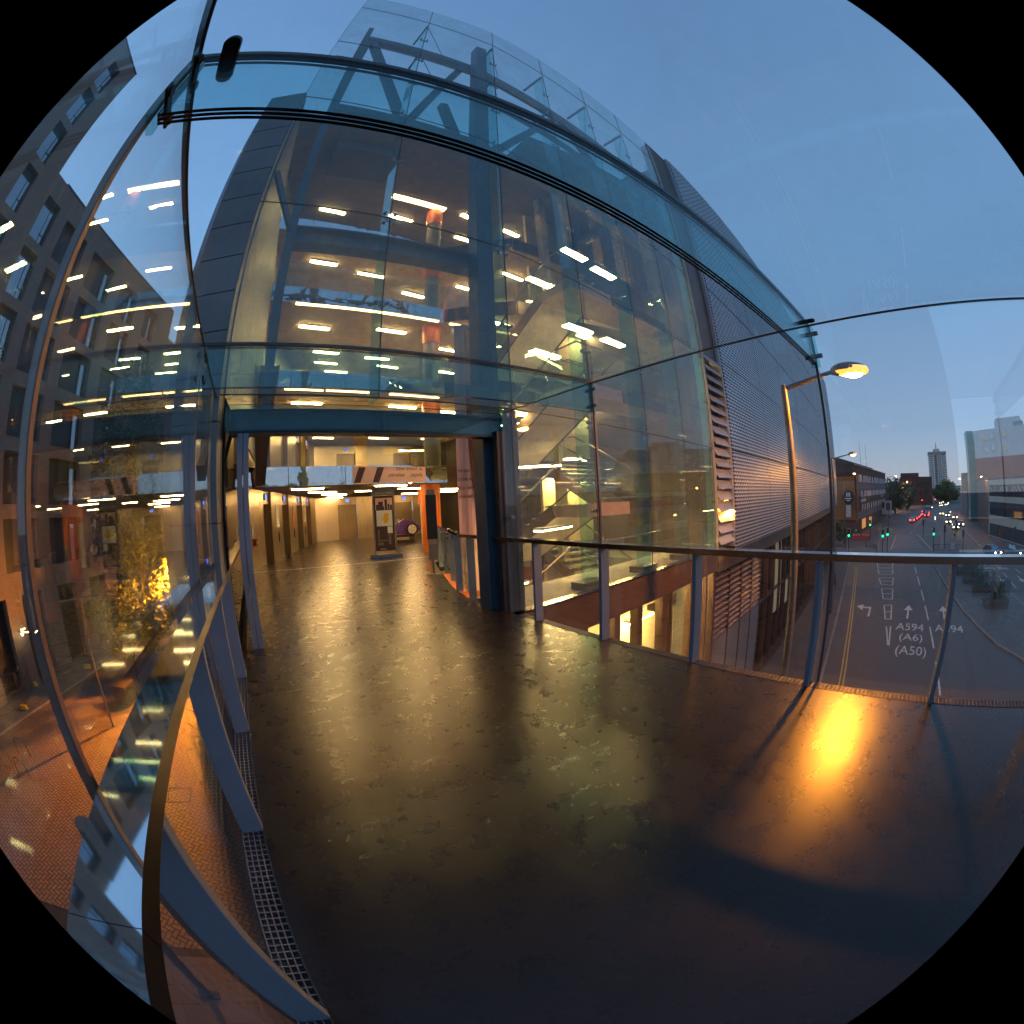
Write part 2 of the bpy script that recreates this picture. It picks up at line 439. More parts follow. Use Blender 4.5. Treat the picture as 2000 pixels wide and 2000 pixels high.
# ------------------------------------------------------------ mesh builder
class MB:
    def __init__(s): s.v = []; s.f = []; s.mi = []
    def face(s, pts, mi=0):
        i = len(s.v); s.v += [tuple(p) for p in pts]; s.f.append(tuple(range(i, i + len(pts)))); s.mi.append(mi)
    def hexa(s, b4, t4, mi=0, side=None):
        i = len(s.v); s.v += [tuple(p) for p in b4] + [tuple(p) for p in t4]
        F_ = [(3, 2, 1, 0), (4, 5, 6, 7), (0, 1, 5, 4), (1, 2, 6, 5), (2, 3, 7, 6), (3, 0, 4, 7)]
        for q, ff in enumerate(F_):
            s.f.append(tuple(i + t for t in ff)); s.mi.append(mi if (side is None) else side[q])
        return s
    def box(s, x0, x1, y0, y1, z0, z1, mi=0):
        return s.hexa([(x0, y0, z0), (x1, y0, z0), (x1, y1, z0), (x0, y1, z0)], [(x0, y0, z1), (x1, y0, z1), (x1, y1, z1), (x0, y1, z1)], mi)
    def obox(s, o, t, nrm, a0, a1, b0, b1, z0, z1, mi=0, side=None):
        def P(a_, b_, z): return (o[0] + t[0] * a_ + nrm[0] * b_, o[1] + t[1] * a_ + nrm[1] * b_, z)
        return s.hexa([P(a0, b0, z0), P(a1, b0, z0), P(a1, b1, z0), P(a0, b1, z0)], [P(a0, b0, z1), P(a1, b0, z1), P(a1, b1, z1), P(a0, b1, z1)], mi, side)
    def prism(s, pts, z0, z1, mi=0):
        n_ = len(pts)
        ar = sum(pts[i][0] * pts[(i + 1) % n_][1] - pts[(i + 1) % n_][0] * pts[i][1] for i in range(n_))
        if ar < 0: pts = pts[::-1]
        i = len(s.v)
        s.v += [(p[0], p[1], z0) for p in pts] + [(p[0], p[1], z1) for p in pts]
        s.f.append(tuple(i + q for q in range(n_))[::-1]); s.mi.append(mi)
        s.f.append(tuple(i + n_ + q for q in range(n_))); s.mi.append(mi)
        for q in range(n_):
            s.f.append((i + q, i + (q + 1) % n_, i + n_ + (q + 1) % n_, i + n_ + q)); s.mi.append(mi)
        return s
    def tube(s, a_, b_, r, r2=None, n_=10, mi=0, caps=True):
        a_ = Vector(a_); b_ = Vector(b_); r2 = r if r2 is None else r2
        d = (b_ - a_).normalized(); u = d.orthogonal().normalized(); v = d.cross(u)
        i = len(s.v)
        for p, rr in ((a_, r), (b_, r2)):
            for q in range(n_):
                an = 2 * PI * q / n_
                s.v.append(tuple(p + (u * math.cos(an) + v * math.sin(an)) * rr))
        for q in range(n_):
            s.f.append((i + q, i + (q + 1) % n_, i + n_ + (q + 1) % n_, i + n_ + q)); s.mi.append(mi)
        if caps:
            s.f.append(tuple(i + q for q in range(n_))[::-1]); s.mi.append(mi)
            s.f.append(tuple(i + n_ + q for q in range(n_))); s.mi.append(mi)
        return s
    def path(s, pts, r, n_=8, mi=0):
        for p, q in zip(pts[:-1], pts[1:]): s.tube(p, q, r, n_=n_, mi=mi)
        return s
    def bar(s, a_, b_, wd, ht, mi=0, up_=(0, 0, 1)):
        a_ = Vector(a_); b_ = Vector(b_); d = (b_ - a_).normalized()
        sd_ = d.cross(Vector(up_))
        if sd_.length < 1e-4: sd_ = d.cross(Vector((0, 1, 0)))
        sd_.normalize(); uu = sd_.cross(d)
        def c4(p): return [p - sd_ * wd / 2 - uu * ht / 2, p + sd_ * wd / 2 - uu * ht / 2, p + sd_ * wd / 2 + uu * ht / 2, p - sd_ * wd / 2 + uu * ht / 2]
        A = c4(a_); B = c4(b_)
        return s.hexa([A[0], A[1], A[2], A[3]], [B[0], B[1], B[2], B[3]], mi)
    def ball(s, c, rx, ry, rz, nu=12, nv=8, mi=0, rot=0, z0=-1, z1=1):
        i = len(s.v); cr, sr = math.cos(rot), math.sin(rot)
        for q in range(nv + 1):
            ph = -PI / 2 + PI * q / nv
            for p in range(nu):
                th = 2 * PI * p / nu
                x = rx * math.cos(ph) * math.cos(th); y = ry * math.cos(ph) * math.sin(th); z = max(z0, min(z1, math.sin(ph))) * rz
                s.v.append((c[0] + x * cr - y * sr, c[1] + x * sr + y * cr, c[2] + z))
        for q in range(nv):
            for p in range(nu):
                s.f.append((i + q * nu + p, i + q * nu + (p + 1) % nu, i + (q + 1) * nu + (p + 1) % nu, i + (q + 1) * nu + p)); s.mi.append(mi)
        return s
    def build(s, name, mats, parent=None, smooth=False, bevel=0):
        me = bpy.data.meshes.new(name)
        org = Vector((0, 0, 0))
        if parent is not None: org = world_loc(parent)
        elif s.v:
            xs = [p[0] for p in s.v]; ys = [p[1] for p in s.v]; zs = [p[2] for p in s.v]
            org = Vector(((min(xs) + max(xs)) / 2, (min(ys) + max(ys)) / 2, min(zs)))
        me.from_pydata([(p[0] - org.x, p[1] - org.y, p[2] - org.z) for p in s.v], [], s.f)
        if isinstance(mats, str): mats = [mats]
        for q in mats: me.materials.append(M[q])
        me.polygons.foreach_set('material_index', s.mi)
        if smooth:
            me.polygons.foreach_set('use_smooth', [True] * len(s.f))
        me.update()
        bm = bmesh.new(); bm.from_mesh(me)
        bmesh.ops.remove_doubles(bm, verts=bm.verts, dist=1e-5)
        if bevel:
            bmesh.ops.bevel(bm, geom=[e_ for e_ in bm.edges if e_.calc_face_angle(0) > .6], offset=bevel, segments=1, affect='EDGES')
        bm.to_mesh(me); bm.free()
        if smooth:
            try: me.set_sharp_from_angle(angle=R(40))
            except Exception: pass
        o = bpy.data.objects.new(name, me); col.objects.link(o)
        if parent is not None: o.parent = parent
        else: o.location = org
        return o
def world_loc(o):
    v = Vector(o.location)
    while o.parent is not None:
        o = o.parent; v = v + Vector(o.location)
    return v
def thing(name, label, cat, loc=(0, 0, 0), group=None):
    o = bpy.data.objects.new(name, None); o.empty_display_size = .3; col.objects.link(o)
    o.location = loc; o['label'] = label; o['category'] = cat
    if group: o['group'] = group
    return o
def tag(o, label, cat, group=None):
    o['label'] = label; o['category'] = cat
    if group: o['group'] = group
    return o
def struct(o): o['kind'] = 'structure'; return o
def dup(root, loc, rotz=0, label=None):
    r = root.copy(); col.objects.link(r); r.location = loc; r.rotation_euler = (0, 0, rotz)
    if label: r['label'] = label
    for ch in list(root.children):
        c = ch.copy(); col.objects.link(c); c.parent = r
        for g in ch.children:
            d = g.copy(); col.objects.link(d); d.parent = c
    return r
def text(name, body, size, loc, rot, m, parent=None, sx=1, sy=1, depth=.002, align='CENTER', flip=False):
    cu = bpy.data.curves.new(name, 'FONT'); cu.body = body; cu.size = size; cu.extrude = depth; cu.align_x = align
    tmp = bpy.data.objects.new(name, cu); col.objects.link(tmp)
    dg = bpy.context.evaluated_depsgraph_get(); dg.update()
    me = bpy.data.meshes.new_from_object(tmp.evaluated_get(dg))
    bpy.data.objects.remove(tmp)
    me.materials.clear(); me.materials.append(M[m])
    mw = Matrix.Translation(loc) @ rot.to_4x4() @ Matrix.Diagonal((sx * (-1 if flip else 1), sy, 1, 1))
    me.transform(mw)
    if flip: me.flip_normals()
    o = bpy.data.objects.new(name, me); col.objects.link(o)
    if parent is not None:
        me.transform(Matrix.Translation(-world_loc(parent))); o.parent = parent
    return o
def wallrot(t):
    """rotation for text on a vertical wall whose reading direction is t (2d unit), facing the viewer"""
    tx = Vector((t[0], t[1], 0)).normalized(); z = Vector((0, 0, 1)); nn = tx.cross(z)
    return Matrix(((tx.x, z.x, nn.x), (tx.y, z.y, nn.y), (tx.z, z.z, nn.z)))
G = -7.4
# facade frame
T1 = (math.sin(R(88.2855)), math.cos(R(88.2855))); T2 = (math.sin(R(82.2136)), math.cos(R(82.2136))); T3 = (math.sin(R(82.9921)), math.cos(R(82.9921)))
S1, S2 = 3.788, 11.804
O1 = (3.6345, 5.1795)
def nrm(t): return (-t[1], t[0])
O2 = (O1[0] + T2[0] * (S2 - S1), O1[1] + T2[1] * (S2 - S1))
def FR(s):
    if s <= S1 + 1e-6: return O1, T1, S1
    if s <= S2 + 1e-6: return O1, T2, S1
    return O2, T3, S2
def fbox(mb, s0, s1, n0, n1, z0, z1, mi=0, side=None):
    o, t, b_ = FR((s0 + s1) / 2)
    return mb.obox(o, t, nrm(t), s0 - b_, s1 - b_, n0, n1, z0, z1, mi, side)
def fpt(s, n_, z):
    o, t, b_ = FR(s); q = nrm(t)
    return Vector((o[0] + t[0] * (s - b_) + q[0] * n_, o[1] + t[1] * (s - b_) + q[1] * n_, z))
# ============================================================ THE FOOTBRIDGE
XL, XR = -.5204, 3.59
HZ, BD = 2.987, .367
PY = [-4.60, -1.91, .78, 3.47, 5.40]
# floor
mb = MB(); mb.prism([(-.33, -9), (3.43, -9), (3.43, 6.36), (3.72, 7.61), (4.97, 11.26), (5.6, 13.0), (-.33, 13.0)], -.08, 0)
struct(mb.build('bridge_floor', 'floor_vinyl'))
mb = MB(); mb.box(-.50, 3.60, -9, 5.0, -.62, -.10); mb.box(-.33, 3.43, 5.0, 12.98, -.62, -.10)
struct(mb.build('bridge_deck', 'dark_steel'))
mb = MB(); mb.box(-.3, 5.9, 12.96, 13.02, .002, .006)
struct(mb.build('threshold_strip', 'line_white'))
# edge strips beside the floor
for nm, x0, x1, side in (('left', -.46, -.335, 'left'), ('right', 3.435, 3.56, 'right')):
    g_ = MB()
    yy = -6.0; yend = 5.0
    n_ = 4
    for q in range(n_ + 1):
        xx = x0 + (x1 - x0) * q / n_
        g_.box(xx - .0025, xx + .0025, yy, yend, -.03, -.004)
    k_ = 0
    y_ = yy
    while y_ < yend:
        g_.box(x0, x1, y_ - .003, y_ + .003, -.029, -.005); y_ += .041
    o = g_.build('floor_grating', 'grating_metal')
    tag(o, 'galvanised grating strip along the %s edge of the bridge floor' % side, 'grating', 'floor edge gratings')
    e_ = MB()
    xi = x1 if nm == 'left' else x0
    e_.box(xi - .0, xi + .006, yy, yend, -.05, .004) if nm == 'left' else e_.box(xi - .006, xi, yy, yend, -.05, .004)
    struct(e_.build('floor_edge_trim', 'dark_steel'))

def rail(name, xin, xout, ys, y0, y1, label, inner_pts=None):
    t = thing(name, label, 'handrail', ((xin + xout) / 2, (y0 + y1) / 2, 0), 'bridge handrails')
    a_, b_ = min(xin, xout), max(xin, xout)
    joints = [y0]
    v_ = .35
    while v_ < y1: 
        if v_ > y0: joints.append(v_)
        v_ += 2.45
    joints.append(y1)
    for j0, j1 in zip(joints[:-1], joints[1:]):
        mb = MB()
        mb.hexa([(a_, j0 + .001, 1.066), (b_, j0 + .001, 1.066), (b_, j1 - .001, 1.066), (a_, j1 - .001, 1.066)],
                [(a_, j0 + .001, 1.12), (b_, j0 + .001, 1.12), (b_, j1 - .001, 1.12), (a_, j1 - .001, 1.12)], side=[1, 0, 1, 1, 1, 1])
        mb.build('top_rail', ['rail_steel', 'rail_side'], t)
    for y in ys:
        mb = MB(); 
        w0, w1 = (-.46, -.33) if xin < 0 else (3.425, 3.555)
        mb.box(w0, w1, y - .022, y + .022, -.09, 1.066)
        mb.build('post', 'post_blue', t, bevel=.003)
    return t
lefty = [.70 + 1.235 * k_ for k_ in range(-4, 4)]
righty = [.86 + 1.235 * k_ for k_ in range(-4, 4)]
rail('handrail', -.325, -.468, lefty, -6, 12.9, 'polished steel handrail on blue grey posts along the left side, right under the viewer')
rr = rail('handrail', 3.405, 3.55, righty, -6, 6.68, 'long polished steel handrail on blue grey posts along the right side above the road')
# angled handrail inside the building
ip = [(3.45, 6.68), (3.80, 7.70), (4.76, 10.42), (5.45, 12.6)]
t = thing('handrail', 'angled steel handrail beside the banner, leading to the orange column', 'handrail', (4.2, 9.5, 0), 'bridge handrails')
mb = MB()
for p, q in zip(ip[:-1], ip[1:]): mb.bar((p[0] + .05, p[1], 1.093), (q[0] + .05, q[1], 1.093), .14, .05)
mb.build('top_rail', 'rail_steel', t)
for (x_, y_) in [(3.47, 6.45), (3.82, 7.62), (4.25, 8.75), (4.66, 9.93), (5.05, 11.1), (5.42, 12.3)]:
    mb = MB(); mb.obox((x_ + .05, y_), (.32, .947), (-.947, .32), -.03, .03, -.065, .065, -.09, 1.068); mb.build('post', 'post_blue', t)
mb = MB()
for p, q in zip(ip[:-1], ip[1:]): mb.bar((p[0] + .10, p[1], .55), (q[0] + .10, q[1], .55), .012, .95)
mb.build('infill_glass', 'guard_glass', t)
mb = MB(); mb.box(3.5, 3.512, 5.42, 6.66, .08, 1.03); mb.build('infill_glass', 'guard_glass', rr)

# glass side walls, roof, beams
def gpane(name, x0, x1, y0, y1, z0, z1, m, parent):
    mb = MB(); mb.box(x0, x1, y0, y1, z0, z1)
    return mb.build(name, m, parent)
for side, x in (('left', XL), ('right', XR)):
    lab = 'clear glass side wall of the footbridge behind the %s handrail' % side
    t = thing('glass_wall', lab, 'glass wall', (x, 0, 0), 'footbridge glass walls')
    for y0, y1 in zip([-7.3] + PY[:-1], PY):
        a_, b_ = (x - .022, x) if x < 0 else (x, x + .022)
        gpane('glass_pane', a_, b_, y0 + .012, y1 - .012, -.35, HZ - .004, 'wall_glass', t)
    for y in PY[:-1]:
        mb = MB()
        a_, b_ = (x - .026, x + .004) if x < 0 else (x - .004, x + .026)
        mb.box(a_, b_, y - .011, y + .011, -.35, HZ)
        mb.build('joint_seal', ['seal_brown'], t)
t = thing('glass_roof', 'clear glass roof of the footbridge overhead', 'glass roof', (1.5, 0, HZ))
for y0, y1 in zip([-7.3] + PY[:-1], PY):
    gpane('glass_pane', XL - .02, XR + .02, y0 + .01, y1 - .01, HZ, HZ + .024, 'roof_glass', t)
for y in PY[:-1]:
    mb = MB(); mb.box(XL - .02, XR + .02, y - .009, y + .009, HZ - .003, HZ + .028); mb.build('joint_seal', 'joint_seal', t)
mb = MB(); mb.box(XL - .026, XL + .006, -7.3, PY[-1], HZ - .010, HZ - .002); mb.build('edge_seal', 'joint_seal', t)
mb = MB(); mb.box(XR - .006, XR + .026, -7.3, PY[-1], HZ - .010, HZ - .002); mb.build('edge_seal', 'joint_seal', t)
labs = {1: 'teal laminated glass beam behind the viewer', 2: 'nearest teal laminated glass beam crossing overhead, with dark oblong clamps',
        3: 'second teal laminated glass beam, in the middle of the bridge roof', 4: 'farthest glass beam, at the building end of the bridge', 0: 'teal laminated glass beam far behind the viewer'}
for k_ in (1, 2, 3, 4):
    y = PY[k_] - (0.02 if k_ == 4 else 0)
    t = thing('glass_beam', labs[k_], 'roof beam', ((XL + XR) / 2, y, HZ - BD), 'glass beams under the bridge roof')
    for q in (-1, 0, 1):
        mb = MB()
        yc = y + q * .017
        # faces: bottom, top edges dark, sides clear
        mb.hexa([(XL + .03, yc - .0065, HZ - BD), (XR - .03, yc - .0065, HZ - BD), (XR - .03, yc + .0065, HZ - BD), (XL + .03, yc + .0065, HZ - BD)],
                [(XL + .03, yc - .0065, HZ - .02), (XR - .03, yc - .0065, HZ - .02), (XR - .03, yc + .0065, HZ - .02), (XL + .03, yc + .0065, HZ - .02)],
                side=[1, 1, 0, 1, 0, 1])
        mb.build('glass_ply', ['beam_glass', 'glass_edge'], t)
    for q in (-1, 1):
        x = (XL + .012) if q < 0 else (XR - .012)
        mb = MB(); mb.box(x - .012, x + .012, y - .045, y + .045, HZ - BD - .02, HZ - .03)
        mb.build('end_bracket', 'fin_glass', t)
        for (zz, horiz) in ((HZ - .10, 0), (HZ - BD + .07, 0)):
            mb = MB(); xs = x + (-.001 if q < 0 else .001)
            for dy in (-.06, .06):
                mb.tube((xs - .006 if q > 0 else xs + .014, y + dy, zz), (xs - .024 if q > 0 else xs + .034, y + dy, zz), .020, n_=16)
            mb.box(*( (xs + .014, xs + .026) if q < 0 else (xs - .022, xs - .010)), y - .085, y + .085, zz - .018, zz + .018)
            mb.build('clamp', 'fitting_steel' if q > 0 else 'dark_fitting', t, bevel=.002)
        if k_ == 2:
            mb = MB(); xx = x + (.10 if q < 0 else -.10)
            mb.box(xx - .03, xx + .03, y - .075, y + .075, HZ - .022, HZ - .006)
            mb.tube((xx, y - .075, HZ - .022), (xx, y - .075, HZ - .006), .03, n_=20); mb.tube((xx, y + .075, HZ - .022), (xx, y + .075, HZ - .006), .03, n_=20)
            mb.tube((xx, y - .07, HZ - .032), (xx, y - .07, HZ - .022), .014, n_=12)
            mb.build('clamp', 'dark_fitting', t)
# ============================================================ CAR PARK BUILDING (glass front)
cp = thing('car_park_building', 'tall glass fronted car park building at the end of the footbridge', 'building', (5, 9, G))
SS = [-.33, 1.721, 3.788, 5.762, 7.764, 9.743, 11.80]
ZZ = [0.0, 3.01, 5.94, 8.9, 11.8, 14.72, 15.98]
for i, (s0, s1) in enumerate(zip(SS[:-1], SS[1:])):
    for j, (z0, z1) in enumerate(zip(ZZ[:-1], ZZ[1:])):
        if i < 2 and j == 0: continue
        mb = MB(); fbox(mb, s0 + .008, s1 - .008, 0, .018, z0 + .008, z1 - .008)
        mb.build('facade_pane', 'facade_glass', cp)
mb = MB()
for j, z in enumerate(ZZ[1:-1]):
    fbox(mb, SS[0], SS[2], .001, .016, z - .007, z + .007); fbox(mb, SS[2], SS[6], .001, .016, z - .007, z + .007)
for i, s in enumerate(SS):
    zb = 0 if i >= 2 else 3.01
    fbox(mb, s - .0075 if i else s, s + .0075, .0015, .0155, zb, ZZ[-1])
mb.build('joint_seal', 'joint_seal', cp)
mb = MB(); fbox(mb, 3.60, 3.788, .0, .02, 0, 3.0); mb.build('facade_pane', 'facade_glass', cp)
# glass fins behind the joints with patch fittings
for i, s in enumerate(SS[1:], 1):
    if i == 1: z0 = 3.01
    else: z0 = 0
    zt = 14.6
    mb = MB(); fbox(mb, s - .009 + (.03 if i == 2 else 0), s + .009 + (.03 if i == 2 else 0), .05, .42, z0, zt)
    mb.build('glass_fin', 'fin_glass', cp)
    for z in [q for q in (1.4, 3.01, 4.4, 5.94, 7.4, 8.9, 10.4, 11.8, 13.2) if q > z0]:
        mb = MB()
        ca, cb_ = fpt(s - .085 if i != 3 else s - .085, .03, z), fpt(s - .085, -.006, z)
        for ds in (-.085, .085):
            for dz in ((-.10, .10) if abs(z - round(z / 2.95) * 2.95) < .2 else (0,)):
                p, q = fpt(s + ds, .022, z + dz), fpt(s + ds, .055, z + dz); mb.tube(p, q, .028, n_=10)
                p, q = fpt(s + ds, -.008, z + dz), fpt(s + ds, -.001, z + dz); mb.tube(p, q, .022, n_=10)
        fbox(mb, s - .10, s + .10, .056, .075, z - .03, z + .03)
        mb.build('patch_fitting', 'fitting_steel', cp)
# left edge strip of grey panels and side wall
mb = MB(); A = Vector((-.482, 5.056, 0)); B = Vector((-1.125, 5.27, 0)); d = (B - A).normalized(); q = Vector((-d.y, d.x, 0)) * -1
zs = [G, -4, -1.5, .4, 1.55, 2.7, 3.27, 3.84, 4.4, 4.97, 5.55, 6.11, 6.71, 7.28, 7.85, 8.45, 9.05]
for z0, z1 in zip(zs[:-1], zs[1:]):
    mb.obox(A, d, q, 0, (B - A).length, 0, .12, z0 + .008, z1 - .008)
mb.build('edge_panel', 'grey_panel', cp)
mb = MB(); mb.obox(A, d, q, .01, (B - A).length - .01, .02, .20, G, 9.0); mb.build('edge_backing', 'joint_seal', cp)
mb = MB()
P0, P1 = Vector((-1.13, 5.30, 0)), Vector((-4.7, 20.2, 0)); dd = (P1 - P0).normalized(); qq = Vector((dd.y, -dd.x, 0))
L_ = (P1 - P0).length; n_ = 5
for a_ in range(n_):
    for z0, z1 in zip(zs[:-1:2], zs[2::2]):
        mb.obox(P0, dd, qq, L_ * a_ / n_ + .012, L_ * (a_ + 1) / n_ - .012, 0, .15, z0 + .012, z1 - .012)
mb.build('side_wall', 'grey_panel', cp)
mb = MB(); mb.obox(P0, dd, qq, 0, L_ - .02, .03, .4, G, 9.0); mb.build('side_backing', 'joint_seal', cp)
mb = MB(); mb.obox((-4.7, 20.2), (.97, .24), (-.24, .97), .02, 5, 0, .2, G, 9.0); mb.build('rear_wall', 'grey_panel', cp)
# base below bridge level, bridge side
mb = MB(); fbox(mb, -.33, 3.788, .15, .5, G, -.66); mb.build('base_wall', 'brown_clad', cp)
# spandrel band at bridge level and glazing below
mb = MB(); fbox(mb, 3.79, 11.80, -.07, .02, -.655, -.03); mb.build('spandrel_band', 'brown_clad', cp)
mb = MB(); fbox(mb, 3.79, 11.80, -.085, .10, -.03, .0); mb.build('sill', 'rail_side', cp)
mb = MB()
for z_ in (-4.0,):
    fbox(mb, 4.4, 11.72, .05, .11, z_ - .04, z_ + .04)
mb.build('transom', 'brown_clad', cp)
for s0, s1 in ((6.25, 6.45), (7.12, 7.32), (8.25, 8.5), (8.72, 8.80), (9.9, 10.1), (11.0, 11.1), (5.2, 5.4), (4.4, 4.6), (11.62, 11.80)):
    mb = MB(); fbox(mb, s0, s1, .0, .20, G, -.66); mb.build('mullion', 'brown_clad', cp)
mb = MB(); fbox(mb, 3.79, 11.79, .13, .145, G, -.66); mb.build('lower_glazing', 'lower_glass', cp)
# interior slab edge ledge behind the right glass
mb = MB(); fbox(mb, 3.95, 11.8, .03, 1.35, -.60, -.012); mb.build('floor_slab', 'concrete', cp)
for s in SS[3:6]:
    mb = MB(); fbox(mb, s - .32, s + .32, .06, .42, -.011, .12); mb.build('fin_shoe', 'dark_steel', cp)
# steel frame
mb = MB(); mb.box(3.33, 3.66, 5.55, 5.88, G, 15.0); mb.build('steel_column', 'facade_steel', cp, bevel=.01)
for x0 in (-.235, -.155):
    mb = MB(); mb.box(x0, x0 + .07, 5.34, 5.42, 0, 2.60); mb.build('door_post', 'post_blue', cp)
mb = MB(); mb.box(3.42, 3.62, 5.30, 5.42, -.1, 2.68); mb.build('door_post', 'dark_steel', cp)
mb = MB(); mb.box(3.66, 3.74, 5.22, 5.50, -.1, 3.0); mb.build('door_post', 'glass_edge', cp)
mb = MB()
for z0, z1, y0, y1 in ((2.60, 2.625, 5.38, 5.62), (2.625, 2.885, 5.49, 5.51), (2.885, 2.91, 5.38, 5.62)): mb.box(-.34, 3.62, y0, y1, z0, z1)
mb.box(1.72, 1.74, 5.40, 5.60, 2.626, 2.884)
mb.build('entrance_beam', 'facade_steel', cp)
mb = MB()
for z0, z1, y0, y1 in ((5.78, 5.81, 5.85, 6.15), (5.81, 6.10, 5.985, 6.015), (6.10, 6.13, 5.85, 6.15)): mb.box(.2, 3.5, y0, y1, z0, z1)
mb.build('steel_beam', 'facade_steel', cp)
mb = MB(); mb.box(.07, .22, 5.92, 6.08, 2.9, 15.0); mb.build('steel_column', 'facade_steel', cp)
for z in (5.95,):
    mb = MB(); mb.bar((-.4, 5.3, z + .9), (.15, 6.0, z + .1), .05, .16); mb.build('bracket', 'facade_steel', cp)
    mb = MB(); mb.bar((3.5, 5.7, z + .1), (4.2, 6.1, z + .9), .05, .16); mb.build('bracket', 'facade_steel', cp)
# roof truss
def tb(a_, b_, wd=.24): 
    mb = MB(); mb.bar(a_, b_, wd, wd, up_=(0, 1, 0)); mb.build('truss_member', 'facade_steel', cp)
def rp(s, z): return tuple(fpt(s, .95, z))
tb(rp(.4, 14.1), rp(3.9, 14.1)); tb(rp(3.9, 14.1), rp(11.7, 14.1))
tb(rp(-.2, 12.45), rp(3.9, 12.45), .16)
tb(rp(3.9, 12.45), rp(8.6, 12.45), .14)
tb(rp(.4, 9.85), rp(3.9, 9.85)); tb(rp(3.9, 9.85), rp(11.7, 9.85))
for a_, b_ in (((.55, 14.05), (1.95, 9.95)), ((3.4, 14.05), (2.1, 9.95)), ((7.3, 14.05), (4.5, 9.95)), ((7.6, 14.05), (10.6, 9.95)), ((.45, 14.05), (.35, 9.95)), ((2.9, 11.2), (3.3, 9.9))):
    tb(rp(*a_), rp(*b_), .20)
for s in SS[1:6]:
    for z in (12.2, 14.5):
        mb = MB(); mb.bar(fpt(s, .05, z), fpt(s, .85, z - .1), .05, .09); mb.build('strut_arm', 'facade_steel', cp)
        mb = MB(); mb.tube(fpt(s, .06, z - .02), fpt(s + 1.0, .93, z - .25), .010, n_=6); mb.build('tie_rod', 'dark_fitting', cp)
# storeys
FLZ = [0, 3, 6, 9, 12]
for z in FLZ:
    if z == 0:
        mb = MB(); mb.prism([(-.8, 13.0), (5.7, 13.0), (6.6, 13.4), (8.6, 11.6), (13.3, 11.6), (13.3, 30), (-.8, 30)], -.55, -.001)
        mb.build('lobby_floor', 'floor_vinyl', cp)
    else:
        mb = MB(); mb.prism([(-.8, 13.02), (6.6, 13.55), (8.6, 11.7), (13.3, 11.7), (13.3, 30), (-.8, 30)], z - .54, z)
        mb.build('ceiling_slab', 'soffit', cp)
        a_ = (-.8, 12.98); b_ = (6.6, 13.51)
        t_ = Vector((b_[0] - a_[0], b_[1] - a_[1])).normalized()
        ln = Vector((b_[0] - a_[0], b_[1] - a_[1])).length
        for q in range(4):
            mb = MB(); mb.obox(a_, t_, (-t_.y, t_.x), ln * q / 4 + .01, ln * (q + 1) / 4 - .01, -.03, .0, z - .56, z + .02)
            mb.build('fascia_panel', 'fascia_mirror', cp)
        mb = MB(); mb.obox(a_, t_, (-t_.y, t_.x), .0, ln, .02, .04, z + .02, z + 1.08)
        mb.build('guard_glass', 'dark_glass' if z == 3 else 'guard_glass', cp)
        mb = MB(); mb.bar((8.65, 11.62, z + .55), (13.2, 11.62, z + .55), .015, 1.05); mb.bar((6.62, 13.5, z + .55), (8.6, 11.66, z + .55), .015, 1.05)
        mb.build('guard_glass', 'guard_glass', cp)
        mb = MB(); mb.bar((8.65, 11.66, z - .27), (13.28, 11.66, z - .27), .06, .56); mb.bar((6.6, 13.5, z - .27), (8.6, 11.66, z - .27), .06, .56)
        mb.build('fascia_panel', 'brown_clad', cp)
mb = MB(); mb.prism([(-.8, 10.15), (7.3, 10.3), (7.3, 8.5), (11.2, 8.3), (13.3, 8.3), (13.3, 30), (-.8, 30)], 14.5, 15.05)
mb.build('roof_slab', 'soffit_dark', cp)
mb = MB(); mb.box(1.0, 3.4, 10.9, 12.6, 14.1, 14.5); mb.build('vent_unit', 'grille_fine', cp)
mb = MB(); mb.box(-.44, -.40, 5.46, 13.25, -.05, 2.98); mb.build('glass_partition', 'partition_glass', cp)
mb = MB(); mb.obox((-.42, 5.22), Vector((.5, 7.4)).normalized(), (-.998, .067), 0, 7.35, 0, .03, 3.02, 8.9); mb.build('streaked_glass_wall', 'streaky_glass', cp)
# left inner wall and back walls
mb = MB(); mb.prism([(-.80, 13.1), (-.55, 13.1), (3.3, 24.6), (3.0, 24.8)], 3.0, 14.5); mb.build('inner_wall', 'lift_door', cp)
mb = MB(); mb.box(3.0, 13.3, 25.8, 26.1, 3.0, 14.5); mb.build('inner_wall', 'lift_door', cp)
mb = MB(); mb.box(13.15, 13.28, 6.9, 26, G, 14.5); mb.build('end_wall', 'cream_wall', cp)
mb = MB(); mb.prism([(9.9, 12.4), (13.14, 12.4), (13.14, 12.55), (9.9, 12.55)], G, 14.4); mb.build('cream_back_wall', 'cream_wall', cp)
# lower concourse
mb = MB(); mb.prism([(3.6, 5.6), (13.1, 6.7), (13.1, 26), (-.5, 26), (-.5, 5.6)], -4.3, -4.0); mb.build('lower_floor', 'concrete', cp)
mb = MB(); mb.box(7.0, 10.6, 14.0, 14.1, -3.98, -.7); mb.build('orange_wall', 'orange_floor', cp)
mb = MB(); mb.box(4.2, 6.6, 13.3, 13.4, -3.98, -.7); mb.build('orange_wall', 'orange_floor', cp)
mb = MB(); mb.prism([(5.9, 9.9), (10.6, 9.9), (10.6, 13.9), (5.9, 13.9)], -3.995, -3.98); mb.build('orange_carpet', 'orange_floor', cp)
mb = MB(); fbox(mb, 6.0, 11.9, 1.5, 1.6, G, -.62); mb.build('lower_wall', 'cream_wall', cp)
